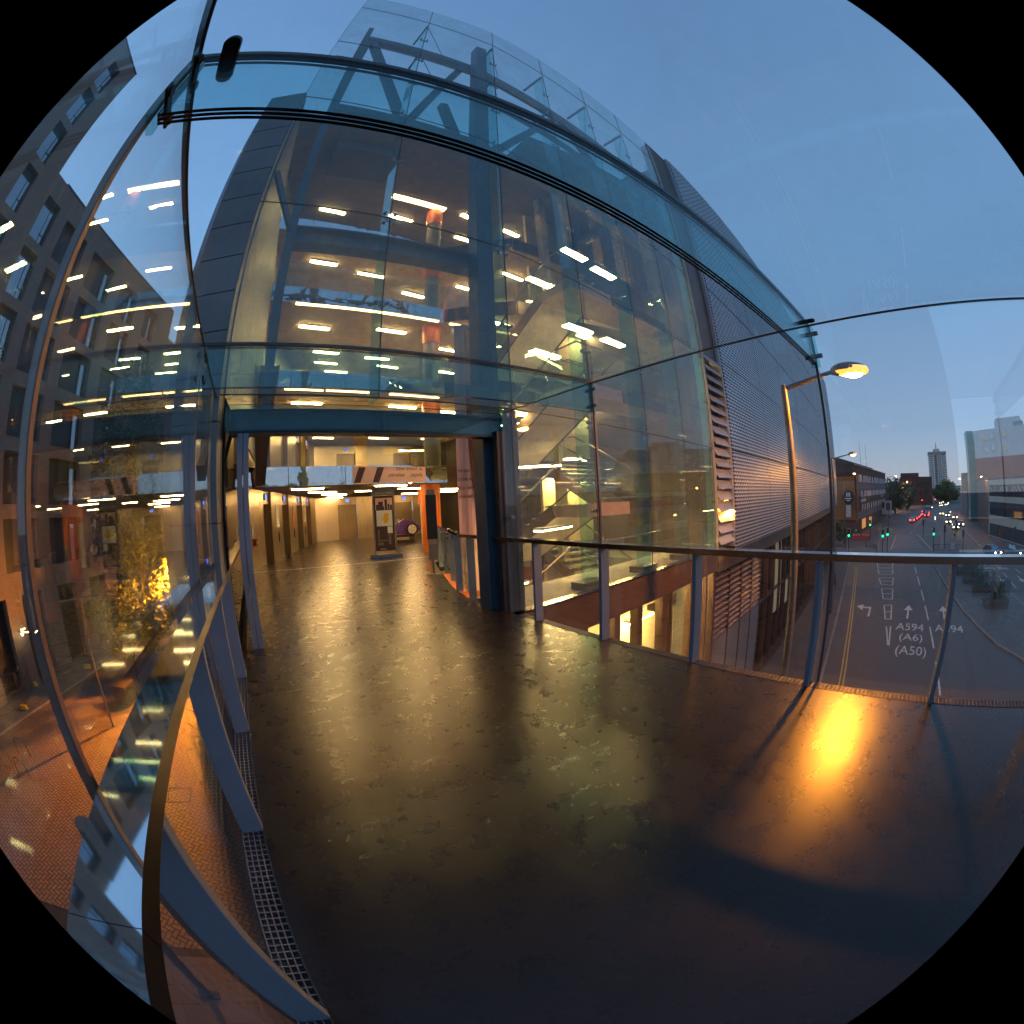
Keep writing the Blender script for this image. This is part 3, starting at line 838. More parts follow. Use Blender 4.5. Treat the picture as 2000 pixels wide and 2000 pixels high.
# columns with orange level bands
cx, cyy = 6.35, 14.5
mb = MB(); mb.tube((cx, cyy, 0), (cx, cyy, 2.46), .36, n_=24); mb.build('orange_column', 'orange_paint', cp, smooth=True)
for z0 in (3, 6, 9, 12):
    mb = MB(); mb.tube((cx, cyy - .35, z0), (cx, cyy - .35, z0 + (1.75 if z0 < 12 else 1.6)), .30, n_=20); mb.build('column', 'concrete', cp, smooth=True)
    mb = MB(); mb.tube((cx, cyy - .35, z0 + (1.75 if z0 < 12 else 1.6)), (cx, cyy - .35, z0 + 2.46), .35, n_=20); mb.build('orange_band', 'orange_paint', cp, smooth=True)
mb = MB(); mb.box(5.9, 6.02, 16.3, 16.4, 0, 0.02)
mb = MB(); mb.hexa([(0.02, 12.1, 2.45), (.30, 12.1, 2.45), (.30, 12.5, 2.45), (.02, 12.5, 2.45)], [(0.0, 10.6, 5.3), (.55, 10.6, 5.3), (.55, 11.0, 5.3), (0.0, 11.0, 5.3)])
mb.build('raking_strut', 'wood_brown', cp)
mb = MB(); mb.bar((-.25, 5.9, 2.2), (-.42, 9.5, 4.2), .12, .22); mb.build('raking_strut', 'wood_brown', cp)
# right column in the stair hall
mb = MB(); mb.box(9.55, 9.85, 11.0, 11.3, -4.0, 14.4); mb.build('column', 'concrete', cp)
# lift lobby walls
ZO = 0.0
def wallpiece(p, q, z0, z1, name, m, th=.12):
    z0 += ZO; z1 += ZO
    mb = MB(); p = Vector(p); q = Vector(q); d_ = (q - p).normalized(); nn = (-d_.y, d_.x)
    mb.obox(p, d_, nn, 0, (q - p).length, 0, th, z0, z1)
    return mb.build(name, m, cp)
W0 = Vector((-.31, 13.3)); dl = (Vector((3.55, 24.6)) - W0).normalized()
def Wp(y): return W0 + dl * ((y - 13.3) / dl.y)
piers = [(13.3, 14.98), (15.95, 17.45), (18.5, 19.95), (21.1, 22.0), (23.1, 24.5)]
rec = Vector((-dl.y, dl.x)) * .30
for ZO in (0.0, 3.0):
    for a_, b_ in piers:
        wallpiece(Wp(a_), Wp(b_), 0.0, 2.455, 'lift_pier', 'lift_steel')
    for (a_, b_) in zip(piers[:-1], piers[1:]):
        y0, y1 = a_[1], b_[0]
        wallpiece(Wp(y0) + rec, Wp(y1) + rec, 0, 2.02, 'lift_door', 'lift_door', .06)
        wallpiece(Wp(y0) + rec * .3, Wp(y1) + rec * .3, 2.02, 2.455, 'lift_header', 'lift_steel', .2)
        wallpiece(Wp(y1), Wp(y1) + rec * 1.1, 0, 2.455, 'door_jamb', 'lift_door', .02)
        c = (Wp(y0) + Wp(y1)) / 2 + rec * .29
        mb = MB(); mb.obox(c, dl, (dl.y, -dl.x), -.14, .14, 0, .05, 2.15 + ZO, 2.37 + ZO); hd = mb.build('display_housing', 'white_paint', cp)
        mb = MB(); mb.obox(c, dl, (dl.y, -dl.x), -.075, .075, .05, .056, 2.19 + ZO, 2.33 + ZO); mb.build('display', 'display_blue', hd)
    for x0, x1, kind in ((3.5, 4.95, 'p'), (4.95, 6.15, 'd'), (6.15, 8.55, 'p'), (8.55, 9.75, 'd'), (9.75, 13.1, 'p')):
        yb = 25.0
        if kind == 'p':
            wallpiece((x0, yb), (x1, yb), 0, 2.455, 'lift_pier', 'lift_steel')
        else:
            wallpiece((x0, yb + .22), (x1, yb + .22), 0, 2.02, 'lift_door', 'lift_door')
            wallpiece((x0, yb + .08), (x1, yb + .08), 2.02, 2.455, 'lift_header', 'lift_steel')
            mb = MB(); mb.box((x0 + x1) / 2 - .14, (x0 + x1) / 2 + .14, yb, yb + .07, 2.14 + ZO, 2.36 + ZO); hd = mb.build('display_housing', 'white_paint', cp)
            mb = MB(); mb.box((x0 + x1) / 2 - .08, (x0 + x1) / 2 + .08, yb - .006, yb, 2.19 + ZO, 2.32 + ZO); mb.build('display', 'display_blue', hd)
ZO = 0.0
# things on the lift walls
def onlift(y, dy, z0, z1, out=.012, th=.012):
    mb = MB(); c = Wp(y) + Vector((dl.y, -dl.x)) * out
    mb.obox(c, dl, (dl.y, -dl.x), -dy / 2, dy / 2, -th, th, z0, z1); return mb
tag(onlift(16.7, .42, 1.15, 2.0).build('level_directory', 'white_paint'), 'white paper directory strip on the steel wall between the first two lift doors', 'sign', 'strip signs on the lift wall')
tag(onlift(19.2, .16, 1.05, 1.95).build('level_directory', 'orange_paint'), 'narrow orange strip sign on the steel wall between the second and third lift doors', 'sign', 'strip signs on the lift wall')
tag(onlift(21.6, .25, 1.2, 2.0).build('level_directory', 'white_paint'), 'small pale strip sign on the farthest pier of the lift wall', 'sign', 'strip signs on the lift wall')
tag(onlift(13.75, .10, .95, 1.35).build('instruction_sign', 'white_paint'), 'small white and orange instruction strip above the red call point', 'sign')
t = thing('call_point', 'dark red fire call point on the nearest lift wall pier', 'call point', (*Wp(13.85), .7))
onlift(13.85, .16, .70, .92, .05, .05).build('housing', 'red_dark', t); onlift(13.85, .07, .77, .85, .105, .004).build('button', 'white_paint', t)
for k_, y in enumerate((16.75, 19.25, 21.62)):
    t = thing('lift_button', ('lift call button plate below the white directory', 'lift call button plate below the orange strip', 'lift call button plate on the farthest pier')[k_], 'lift button', (*Wp(y), .6), 'lift call button plates')
    onlift(y, .10, .62, .98, .016, .01).build('plate', 'black_plastic', t); onlift(y, .05, .70, .9, .03, .004).build('buttons', 'fitting_steel', t)
# louvre strip beside the glass
mb = MB(); fbox(mb, 11.84, 11.92, -.05, .3, -.1, 15.8); fbox(mb, 13.30, 13.42, -.10, .3, -.1, 16.0); mb.build('louvre_frame', 'white_slat', cp)
z = .1
while z < 5.9:
    mb = MB()
    o, t_, b_ = FR(12.5); n2 = nrm(t_)
    def Q(s, n_, zz): return (o[0] + t_[0] * (s - b_) + n2[0] * n_, o[1] + t_[1] * (s - b_) + n2[1] * n_, zz)
    mb.hexa([Q(11.93, -.14, z), Q(13.29, -.14, z), Q(13.29, -.12, z), Q(11.93, -.12, z)], [Q(11.93, .05, z + .285), Q(13.29, .05, z + .285), Q(13.29, .07, z + .285), Q(11.93, .07, z + .285)])
    mb.build('louvre_blade', 'white_slat', cp); z += .335
mb = MB(); fbox(mb, 11.90, 13.32, .25, .4, -.1, 6.0); mb.build('louvre_back', 'joint_seal', cp)
mb = MB(); fbox(mb, 11.92, 13.30, .02, .08, 6.05, 12.5); mb.build('side_screen', 'brown_clad', cp)
mb = MB(); fbox(mb, 11.92, 13.30, .02, .08, 12.5, 16.0); mb.build('side_screen', 'grille_fine', cp)
# staircase
st = thing('staircase', 'steel scissor staircase with glass guards behind the glass wall', 'staircase', (9, 10, -4))
for z in (-1.5, 1.5, 4.5, 7.5):
    for (x0, x1, za, zb_, ya, yb, lane) in ((7.2, 8.75, z - 1.5, z, 11.5, 8.6, 'L'), (9.2, 10.75, z, z + 1.5, 8.6, 11.5, 'R')):
        mb = MB(); n_ = 9
        for q in range(n_):
            f0 = q / n_
            y_ = ya + (yb - ya) * f0; y2 = ya + (yb - ya) * (q + 1) / n_
            zz = za + (zb_ - za) * (q + 1) / n_
            mb.box(x0, x1, min(y_, y2), max(y_, y2), zz - .045, zz)
        mb.build('tread', 'concrete', st)
        for x in (x0 - .03, x1 + .03):
            mb = MB(); mb.bar((x, ya, za - .16), (x, yb, zb_ - .16), .05, .34); mb.build('stringer', 'wood_brown', st)
        mb = MB(); mb.bar(((x0 + x1) / 2, ya, za - .31), ((x0 + x1) / 2, yb, zb_ - .31), x1 - x0, .03); mb.build('flight_soffit', 'white_paint', st)
        for x in (x0 - .02, x1 + .02):
            mb = MB(); mb.bar((x, ya, za + .48), (x, yb, zb_ + .48), .015, .85); mb.build('flight_guard', 'guard_glass', st)
        for x in (x0 + .02, x1 - .02):
            mb = MB(); mb.path([(x, ya + (.3 if ya > yb else -.3), za + .93), (x, ya, za + .95), (x, yb, zb_ + .95), (x, yb + (-.3 if ya > yb else .3), zb_ + .95)], .025); mb.build('stair_handrail', 'fitting_steel', st)
    mb = MB(); mb.prism([(7.17, 8.62), (7.17, 7.35), (11.98, 7.75), (11.98, 8.70)], z - .30, z - .0); mb.build('landing', 'soffit', st)
    mb = MB(); mb.bar((7.17, 7.33, z - .14), (8.9, 7.47, z - .14), .03, .33); mb.build('landing_edge', 'banner_pink', st)
    mb = MB(); mb.bar((8.9, 7.47, z - .14), (12.0, 7.73, z - .14), .03, .33); mb.bar((12.0, 7.73, z - .14), (12.0, 8.7, z - .14), .03, .33); mb.build('landing_edge', 'brown_clad', st)
    mb = MB(); mb.bar((7.17, 7.33, z + .55), (12.0, 7.73, z + .55), .015, 1.0); mb.bar((12.0, 7.73, z + .55), (12.0, 8.7, z + .55), .015, 1.0); mb.build('landing_guard', 'guard_glass', st)
    mb = MB(); mb.path([(7.17, 8.6, z + 1.05), (7.17, 7.33, z + 1.07), (12.0, 7.73, z + 1.07), (12.0, 8.7, z + 1.07)], .022); mb.build('stair_handrail', 'fitting_steel', st)
# lower ramp handrails behind slab
t = thing('balustrade', 'low glass balustrade on the ledge behind the lower right glass', 'balustrade', (8, 7, 0))
mb = MB(); mb.path([tuple(fpt(5.2, 1.35, .0)), tuple(fpt(6.6, 1.35, .62)), tuple(fpt(11.6, 1.35, .62))], .022); mb.build('rail', 'fitting_steel', t)
mb = MB(); fbox(mb, 6.6, 11.6, 1.345, 1.36, 0, .58); mb.build('glass_pane', 'guard_glass', t)
# ---------------- ceiling lights (each a fitting of its own)
LG = 'fluorescent ceiling lights in the building'
def light(p, q, z, wd, m, label, zfit=.06):
    p = Vector((p[0], p[1], z)); q = Vector((q[0], q[1], z))
    t = thing('ceiling_light', label, 'ceiling light', tuple((p + q) / 2), LG)
    mb = MB(); mb.bar(p + Vector((0, 0, .04)), q + Vector((0, 0, .04)), wd + .04, .05); mb.build('housing', 'white_paint', t)
    mb = MB(); mb.bar(p, q, wd, .03); mb.build('diffuser', m, t)
    return t
rows = [(2.43, [((1.32, 14.8), (2.45, 14.85)), ((2.26, 17.43), (3.46, 17.74)), ((3.24, 19.86), (4.49, 20.5)), ((4.18, 23.95), (5.12, 24.38)), ((4.35, 17.75), (5.06, 17.87)), ((5.96, 16.82), (7.09, 17.01)), ((8.12, 22.37), (9.13, 22.63)), ((4.25, 14.37), (5.42, 14.53)), ((9.9, 21.1), (10.9, 21.3)), ((8.4, 15.3), (9.6, 15.4)), ((8.6, 18.3), (9.8, 18.5))], 'lobby_light', .13,
         ['first strip light over the nearest lift', 'strip light over the second lift door', 'third strip light, over the third lift door', 'farthest strip light, by the end lift door', 'strip light left of the information board top', 'strip light between board and orange column', 'small strip light over the purple ride', 'strip light just behind the top of the information board', 'short strip light at far right, behind the orange column', 'strip light right behind the orange column', 'deep strip light right of the orange column']),
        (5.42, [((1.3, 14.9), (2.4, 15.0)), ((5.0, 15.0), (6.1, 15.1)), ((3.2, 19.6), (4.4, 19.9)), ((9.6, 14.2), (10.7, 14.4)), ((10.6, 17.2), (11.8, 17.4)), ((6.9, 18.2), (8.0, 18.4))], 'tube_cool', .13,
         ['front left thin strip light on the second storey ceiling', 'front right thin strip light on the second storey ceiling', 'deep left thin strip light on the second storey ceiling', 'thin strip light on the second storey ceiling behind the stairs', 'rightmost thin strip light on the second storey ceiling', 'deep right thin strip light on the second storey ceiling']),
        (8.41, [((9.9, 13.0), (11.0, 13.15)), ((10.6, 15.2), (11.8, 15.4)), ((7.6, 16.0), (8.7, 16.1)), ((1.2, 20.4), (2.3, 20.5))], 'tube_high', .13,
         ['thin strip light on the third storey ceiling right of the stairs', 'rightmost thin strip light on the third storey ceiling', 'thin strip light in the middle of the third storey ceiling', 'dim thin strip light at the back left of the third storey']),
        (11.39, [((9.3, 13.4), (10.4, 13.55)), ((10.8, 16.0), (12.0, 16.2)), ((3.6, 15.6), (4.8, 15.7))], 'tube_high', .13,
         ['thin strip light on the fourth storey ceiling over the stairs', 'rightmost thin strip light on the fourth storey ceiling', 'thin strip light left of centre on the fourth storey ceiling']),
        (8.40, [((1.36, 14.97), (2.53, 15.12)), ((4.36, 14.74), (5.54, 14.83)), ((2.34, 17.55), (3.48, 17.69)), ((4.8, 17.93), (5.91, 17.95)), ((3.33, 20.18), (4.47, 20.23)), ((7.98, 12.6), (9.04, 12.7))], 'tube_high', .17,
         ['front left light panel on the third storey ceiling', 'bright light panel left of the orange banded column, third storey', 'second row left light panel on the third storey ceiling', 'second row right light panel on the third storey ceiling', 'deepest light panel on the third storey ceiling', 'light panel on the third storey ceiling above the stairs']),
        (11.38, [((1.42, 15.02), (2.55, 15.15)), ((6.07, 16.76), (7.18, 16.94)), ((8.1, 15.33), (9.2, 15.41))], 'tube_high', .16,
         ['left light panel on the fourth storey ceiling', 'middle light panel on the fourth storey ceiling', 'right light panel on the fourth storey ceiling']),
        (14.45, [((1.38, 15.23), (2.56, 15.39)), ((4.52, 14.97), (5.67, 15.14)), ((7.49, 13.77), (8.4, 13.93)), ((8.11, 15.53), (9.29, 15.61)), ((9.84, 13.98), (10.75, 14.1)), ((11.53, 14.39), (12.7, 14.64))], 'tube_high', .17,
         ['leftmost light panel under the roof', 'second light panel under the roof, left of the orange capped column', 'third light panel under the roof, front of its pair', 'light panel under the roof, behind its pair', 'light panel under the roof just right of the steel column', 'rightmost dim light panel under the roof']),
        (5.42, [((2.0, 16.5), (3.1, 16.6)), ((4.6, 16.9), (5.7, 17.0)), ((7.2, 15.4), (8.3, 15.5))], 'tube_cool', .16,
         ['left light panel on the second storey ceiling', 'middle light panel on the second storey ceiling', 'right light panel on the second storey ceiling'])]
for z, L_, m, wd, lb in rows:
    for (p, q), s_ in zip(L_, lb): light(p, q, z, wd, m, s_)
for z_, nm_ in ((5.42, 'second'), (8.41, 'third'), (11.39, 'fourth')):
    for y_, rn in ((21.9, 'deepest'), (19.0 if z_ != 8.41 else 18.9, 'second deepest')):
        for q, on in enumerate(('leftmost', 'second', 'third', 'rightmost')):
            x_ = 2.6 + q * 3.05 + (.5 if rn == 'deepest' else 0)
            light((x_, y_), (x_ + 1.1, y_ + .14), z_ - .01, .12, 'tube_high', '%s thin strip light in the %s row on the %s storey ceiling' % (on, rn, nm_))
light((4.15, 13.60), (6.65, 13.75), 14.45, .30, 'led_strip', 'long orange strip light under the roof, above the capped column')
light((.97, 13.18), (6.31, 13.42), 8.42, .12, 'led_strip', 'longest orange strip light along the third storey edge')
light((6.8, 13.45), (8.05, 13.5), 8.42, .12, 'led_strip', 'short orange strip light right of the longest strip')
light((.88, 13.15), (2.16, 13.25), 5.42, .10, 'led_strip', 'left orange strip light along the second storey edge')
light((2.26, 13.24), (3.73, 13.29), 5.42, .10, 'led_strip', 'middle orange strip light along the second storey edge')
light((4.46, 13.35), (6.31, 13.42), 5.42, .10, 'led_strip', 'right orange strip light along the second storey edge')
# lights under the stair flights and landings, placed where seen unless noted
def onray(px, z):  # ground truth measured directions
    return px
for p, q, z, lb in (((8.1, 8.4), (9.2, 8.55), 9.45, 'upper light panel over the stairs beside the glass'), ((8.4, 10.6), (9.5, 10.75), 9.45, 'upper light panel over the stairs further back'), ((9.75, 8.75), (10.9, 8.85), 9.45, 'upper right light panel over the stairs'),
                    ((7.65, 8.15), (8.7, 8.25), 6.45, 'bright middle light panel over the stairs'), ((9.3, 8.3), (10.3, 8.4), 6.45, 'right middle light panel over the stairs'), ((7.05, 8.95), (8.1, 9.1), 5.8, 'brightest light panel over the stairs'),
                    ((7.05, 10.1), (8.05, 9.2), 2.62, 'light panel under the upper flight of the stairs'), ((5.9, 7.6), (7.25, 8.15), .96, 'light panel under the middle stair flight'), ((8.9, 9.9), (9.9, 10.0), 2.9, 'small light panel behind the crossing stair flights'), ((6.8, 9.6), (7.9, 9.8), 4.1, 'light panel below the second landing'), ((6.3, 9.9), (7.3, 10.1), -.7, 'light panel below bridge level behind the second post'), ((8.2, 7.0), (9.4, 7.2), -1.6, 'light panel in the room below the ledge')):
    light(p, q, z, .25, 'tube_high' if z > 5 else 'tube_cool', lb)
for k_, (x, y) in enumerate(((6.5, 11.0), (9.0, 8.0), (11.5, 8.2), (11.2, 11.0))):
    light((x, y), (x + 1.1, y + .05), -1.0 if k_ < 1 else -4.6, .3, 'tube_cool', ('light panel over the orange lower concourse', 'left light panel in the lower cream room', 'right light panel in the lower cream room', 'back light panel in the lower room')[k_])
for (x, y, z_, lb) in ((9.0, 8.3, 1.205, 'left added light panel hidden under the bridge level landing'), (10.8, 8.35, 1.205, 'right added light panel hidden under the bridge level landing'), (12.0, 11.95, 5.42, 'short light panel at the second storey edge by the cream wall'), (11.4, 12.0, 2.42, 'right thin light panel under the first storey edge by the cream wall'), (9.9, 12.0, 2.42, 'left thin light panel under the first storey edge by the cream wall'), (11.9, 11.95, 8.42, 'light panel at the third storey edge by the cream wall')):  # the two landing panels are added out of view to brighten the cream wall
    light((x, y), (x + .9, y + .05), z_, .3, 'tube_cool', lb)
for q, (s0, lb) in enumerate(((5.6, 'leftmost added light panel hidden under the ledge'), (7.2, 'left middle added light panel hidden under the ledge'), (8.8, 'right middle added light panel hidden under the ledge'), (10.5, 'rightmost added light panel hidden under the ledge'))):  # unseen fill lights added below the ledge for the lower cream room
    light(fpt(s0, .5, 0), fpt(s0 + .9, .5, 0), -.635, .16, 'tube_cool', lb)
mb = MB(); mb.box(7.9, 8.15, 11.9, 11.93, 4.5, 4.65); tag(mb.build('exit_sign', 'exit_green'), 'small green exit sign glowing above the stairs', 'sign')
for k_, (px_, py_, pz_) in enumerate(((6.0, 10.6, 6.9), (6.25, 10.6, 6.8), (6.5, 10.6, 6.75))):
    t = thing('spotlight', ('leftmost', 'middle', 'rightmost')[k_] + ' of the three small spotlights beside the banner top', 'spotlight', (px_, py_, pz_), 'spotlights beside the banner')
    mb = MB(); mb.tube((px_, py_, pz_), (px_ - .03, py_ - .16, pz_ - .05), .05, .09, n_=12); mb.build('housing', 'black_plastic', t)
    mb = MB(); mb.ball((px_ - .033, py_ - .17, pz_ - .055), .07, .03, .07); mb.build('bulb', 'tube_cool', t)
    mb = MB(); mb.tube((px_, py_, pz_), (px_ + .1, py_, pz_ + 4.0), .012, n_=6); mb.build('cable', 'fitting_steel', t)
# sodium reflector glow lamp between louvres
t = thing('wall_light', 'small orange lamp between the white louvre blades', 'wall light', tuple(fpt(13.1, -.02, 1.0)))
mb = MB(); p = fpt(13.1, -.05, 1.05); mb.ball(p, .07, .05, .04); mb.build('bulb', 'sodium_far', t)
mb = MB(); q = fpt(13.22, .0, 1.05); mb.tube(p, q, .02); mb.build('arm', 'lamp_metal', t)
# ============================================================ OBJECTS IN THE LOBBY
# information totem
t = thing('information_totem', 'tall city map totem with steel frame standing in the lobby', 'information board', (4.36, 13.95, 0))
tv = Vector((1.06, -.27)).normalized(); tn = Vector((-tv.y, tv.x))
def tob(a0, a1, b0, b1, z0, z1): return MB().obox((4.36, 13.95), tv, tn, a0, a1, b0, b1, z0, z1)
tob(-.55, .55, -.14, .14, 0, .12).build('base', 'fitting_steel', t, bevel=.008)
for s_ in (-1, 1): tob(.36 * s_ - .025, .36 * s_ + .025, -.05, .05, .12, 2.40).build('upright', 'lamp_metal', t)
tob(-.334, .334, -.045, .045, 2.08, 2.38).build('header', 'lamp_metal', t)
tob(-.334, .334, -.030, .030, .24, 2.07).build('poster', 'banner_dark', t)
tob(-.28, .30, -.036, -.032, 1.60, 2.0).build('skyline_print', 'banner_pink', t)
mb = MB()
for a0, a1, z1 in ((-.26, -.18, 1.78), (-.18, -.02, 1.88), (-.02, .02, 1.72), (.04, .12, 1.95), (.14, .20, 1.8), (.22, .29, 1.76)):
    mb.obox((4.36, 13.95), tv, tn, a0, a1, -.040, -.037, 1.60, z1)
mb.build('skyline_shape', 'text_dark', t)
tob(-.26, .28, -.042, -.037, 1.06, 1.585).build('map', 'white_paint', t)
mb = MB(); mb.v = []
for a0, a1, z0, z1 in ((-.02, .12, 1.15, 1.45), (-.08, .16, 1.25, 1.36), (.02, .16, 1.4, 1.5)): mb.obox((4.36, 13.95), tv, tn, a0, a1, -.046, -.043, z0, z1)
mb.build('map_district', 'yellow_plastic', t)
tob(.10, .27, -.040, -.036, .82, 1.04).build('map_key', 'white_paint', t)
mb = MB()
for a0, a1, z0, z1 in ((-.26, -.05, .42, .52), (-.2, .1, .56, .60), (.12, .2, .45, .8), (-.24, -.18, .55, .95)): mb.obox((4.36, 13.95), tv, tn, a0, a1, -.036, -.032, z0, z1)
mb.build('street_print', 'paving_grey', t)
text('heading', 'Highcross', .075, (4.36 - tn.x * .047 - tv.x * .14, 13.95 - tn.y * .047 - tv.y * .14, 2.15), wallrot(tv), 'text_white', t); text('heading', 'Leicester', .075, (4.36 - tn.x * .047 + tv.x * .16, 13.95 - tn.y * .047 + tv.y * .16, 2.15), wallrot(tv), 'text_white', t)
text('footer', 'Leicester', .06, (4.28 - tn.x * .045, 13.97 - tn.y * .045, .28), wallrot(tv), 'text_white', t)
# coin ride: purple toy racing car
t = thing('kiddie_ride', 'purple children\'s coin ride car on a dark plinth in the lobby', 'coin ride', (7.3, 20.2, 0))
mb = MB(); mb.box(6.5, 7.75, 19.9, 20.5, 0, .30); mb.build('plinth', 'banner_dark', t, bevel=.02)
text('plinth_lettering', 'SPIDERO', .17, (7.0, 19.89, .11), wallrot((1, 0)), 'text_white', t) if False else None
mb = MB()
prof = [(6.55, .42), (6.50, .62), (6.72, .70), (6.80, .86), (6.95, .80), (7.05, 1.12), (7.28, 1.10), (7.75, .98), (8.05, .78), (8.12, .55), (7.9, .40), (7.2, .36)]
i0 = len(mb.v)
for yy_ in (19.9, 20.55):
    for p in prof: mb.v.append((p[0], yy_, p[1]))
n_ = len(prof)
mb.f.append(tuple(range(n_))); mb.mi.append(0); mb.f.append(tuple(range(n_, 2 * n_))[::-1]); mb.mi.append(0)
for q in range(n_): mb.f.append((q, q + n_, (q + 1) % n_ + n_, (q + 1) % n_)); mb.mi.append(0)
mb.build('car_body', 'purple_paint', t, bevel=.03)
for yy_ in (19.86, 20.6):
    mb = MB(); mb.tube((7.62, yy_ - .05, .60), (7.62, yy_ + .05, .60), .29, n_=24); wh = mb.build('wheel', 'tyre', t)
    mb = MB(); mb.tube((7.62, yy_ - .065, .60), (7.62, yy_ - .052, .60), .22, n_=24); mb.build('rim', 'white_paint', wh)
    mb = MB()
    for q in range(5):
        an = q * 2 * PI / 5; mb.bar((7.62 + .05 * math.cos(an + .6), yy_ - .072, .6 + .05 * math.sin(an + .6)), (7.62 + .2 * math.cos(an + .6), yy_ - .072, .6 + .2 * math.sin(an + .6)), .01, .06, up_=(0, 1, 0))
    mb.build('spokes', 'dark_steel', wh)
mb = MB(); mb.bar((6.95, 19.88, .98), (7.25, 19.88, 1.12), .03, .04); mb.build('trim', 'text_white', t)
text('plinth_lettering', 'PYDERO', .17, (7.15, 19.89, .10), wallrot((1, 0)), 'text_white', t)
# white pillar behind ride
mb = MB(); mb.tube((7.55, 17.9, 0), (7.55, 17.9, 1.78), .22, n_=20); mb.tube((7.55, 17.9, 1.78), (7.55, 17.9, 2.45), .30, n_=20, mi=1)
o = mb.build('round_pillar', ['white_paint', 'orange_paint'], smooth=True); tag(o, 'white round pillar with an orange top band marked 3, behind the ride', 'pillar')
text('level_number', '3', .45, (7.5, 17.57, 1.95), wallrot((.9, -.3)), 'text_white', o)
# standing sign (dark, striped)
t = thing('barrier_stand', 'tall thin dark banner stand on a steel foot near the right handrail', 'sign stand', (4.1, 9.35, 0))
mb = MB(); mb.box(3.93, 4.27, 9.28, 9.42, 0, .04); mb.tube((4.1, 9.35, .04), (4.1, 9.35, .36), .035); mb.build('foot', 'lamp_metal', t)
sv = Vector((math.cos(R(20)), -math.sin(R(20)))); sn = Vector((-sv.y, sv.x))
MB().obox((4.1, 9.35), sv, sn, -.11, .11, -.03, .03, .36, 1.02).build('lower_panel', 'lamp_metal', t)
MB().obox((4.1, 9.35), sv, sn, -.13, .13, -.035, .035, 1.02, 2.35 - .15).build('dark_panel', 'black_plastic', t) if False else None
MB().obox((4.1, 9.35), sv, sn, -.125, .125, -.035, .035, .86, 1.90).build('dark_panel', 'black_plastic', t)
MB().obox((4.1, 9.35), sv, sn, -.10, .10, -.03, .03, 1.90, 2.02).build('cap', 'lamp_metal', t)
mb = MB()
for q in range(4): mb.obox((4.1, 9.35), sv, sn, -.10, .10, -.034, -.03, .74 + q * .03, .752 + q * .03)
mb.build('stripes', 'banner_pink', t)
# pink banner hanging in the atrium
bv = Vector((.93, -.36)).normalized(); bn = Vector((-bv.y, bv.x)); bo = Vector((5.18, 9.15))
t = thing('hanging_banner', 'tall pink advertising banner with a brown ribbon hanging behind the handrail', 'banner', (bo.x, bo.y, -.4))
mb = MB(); n_ = 10
for q in range(n_):
    a0 = -.40 + .80 * q / n_; a1 = -.40 + .80 * (q + 1) / n_
    d0 = .02 * math.sin(q * 1.3); d1 = .02 * math.sin((q + 1) * 1.3)
    mb.hexa([(bo.x + bv.x * a0 + bn.x * d0, bo.y + bv.y * a0 + bn.y * d0, -.5), (bo.x + bv.x * a1 + bn.x * d1, bo.y + bv.y * a1 + bn.y * d1, -.5), (bo.x + bv.x * a1 + bn.x * (d1 + .006), bo.y + bv.y * a1 + bn.y * (d1 + .006), -.5), (bo.x + bv.x * a0 + bn.x * (d0 + .006), bo.y + bv.y * a0 + bn.y * (d0 + .006), -.5)],
            [(bo.x + bv.x * a0 + bn.x * d0, bo.y + bv.y * a0 + bn.y * d0, 6.3), (bo.x + bv.x * a1 + bn.x * d1, bo.y + bv.y * a1 + bn.y * d1, 6.3), (bo.x + bv.x * a1 + bn.x * (d1 + .006), bo.y + bv.y * a1 + bn.y * (d1 + .006), 6.3), (bo.x + bv.x * a0 + bn.x * (d0 + .006), bo.y + bv.y * a0 + bn.y * (d0 + .006), 6.3)])
mb.build('banner_cloth', 'banner_pink', t)
mb = MB()
pts = [(-.05, 6.2), (-.06, 4.5), (-.02, 3.2), (.03, 2.2), (.12, 1.5), (.24, .9), (.38, .35)]
for p, q in zip(pts[:-1], pts[1:]):
    w_ = .075
    P = lambda a_, z_: (bo.x + bv.x * a_ - bn.x * .035, bo.y + bv.y * a_ - bn.y * .035, z_)
    mb.face([P(p[0] - w_, p[1]), P(q[0] - w_, q[1]), P(q[0] + w_, q[1]), P(p[0] + w_, p[1])])
mb.face([P(.20, 6.2), P(.20, 2.35), P(.385, 2.5), P(.385, 6.2)])
mb.build('brown_ribbon', 'banner_brown', t)
for q, s_ in enumerate(('Feel quite', 'at home with', 'shops, eateries,', 'movies and more')):
    text('banner_text', s_, .135, (bo.x + bv.x * -.385 - bn.x * .03, bo.y + bv.y * -.385 - bn.y * .03, 2.42 - q * .21), wallrot(bv), 'text_dark', t, align='LEFT', sx=.55)
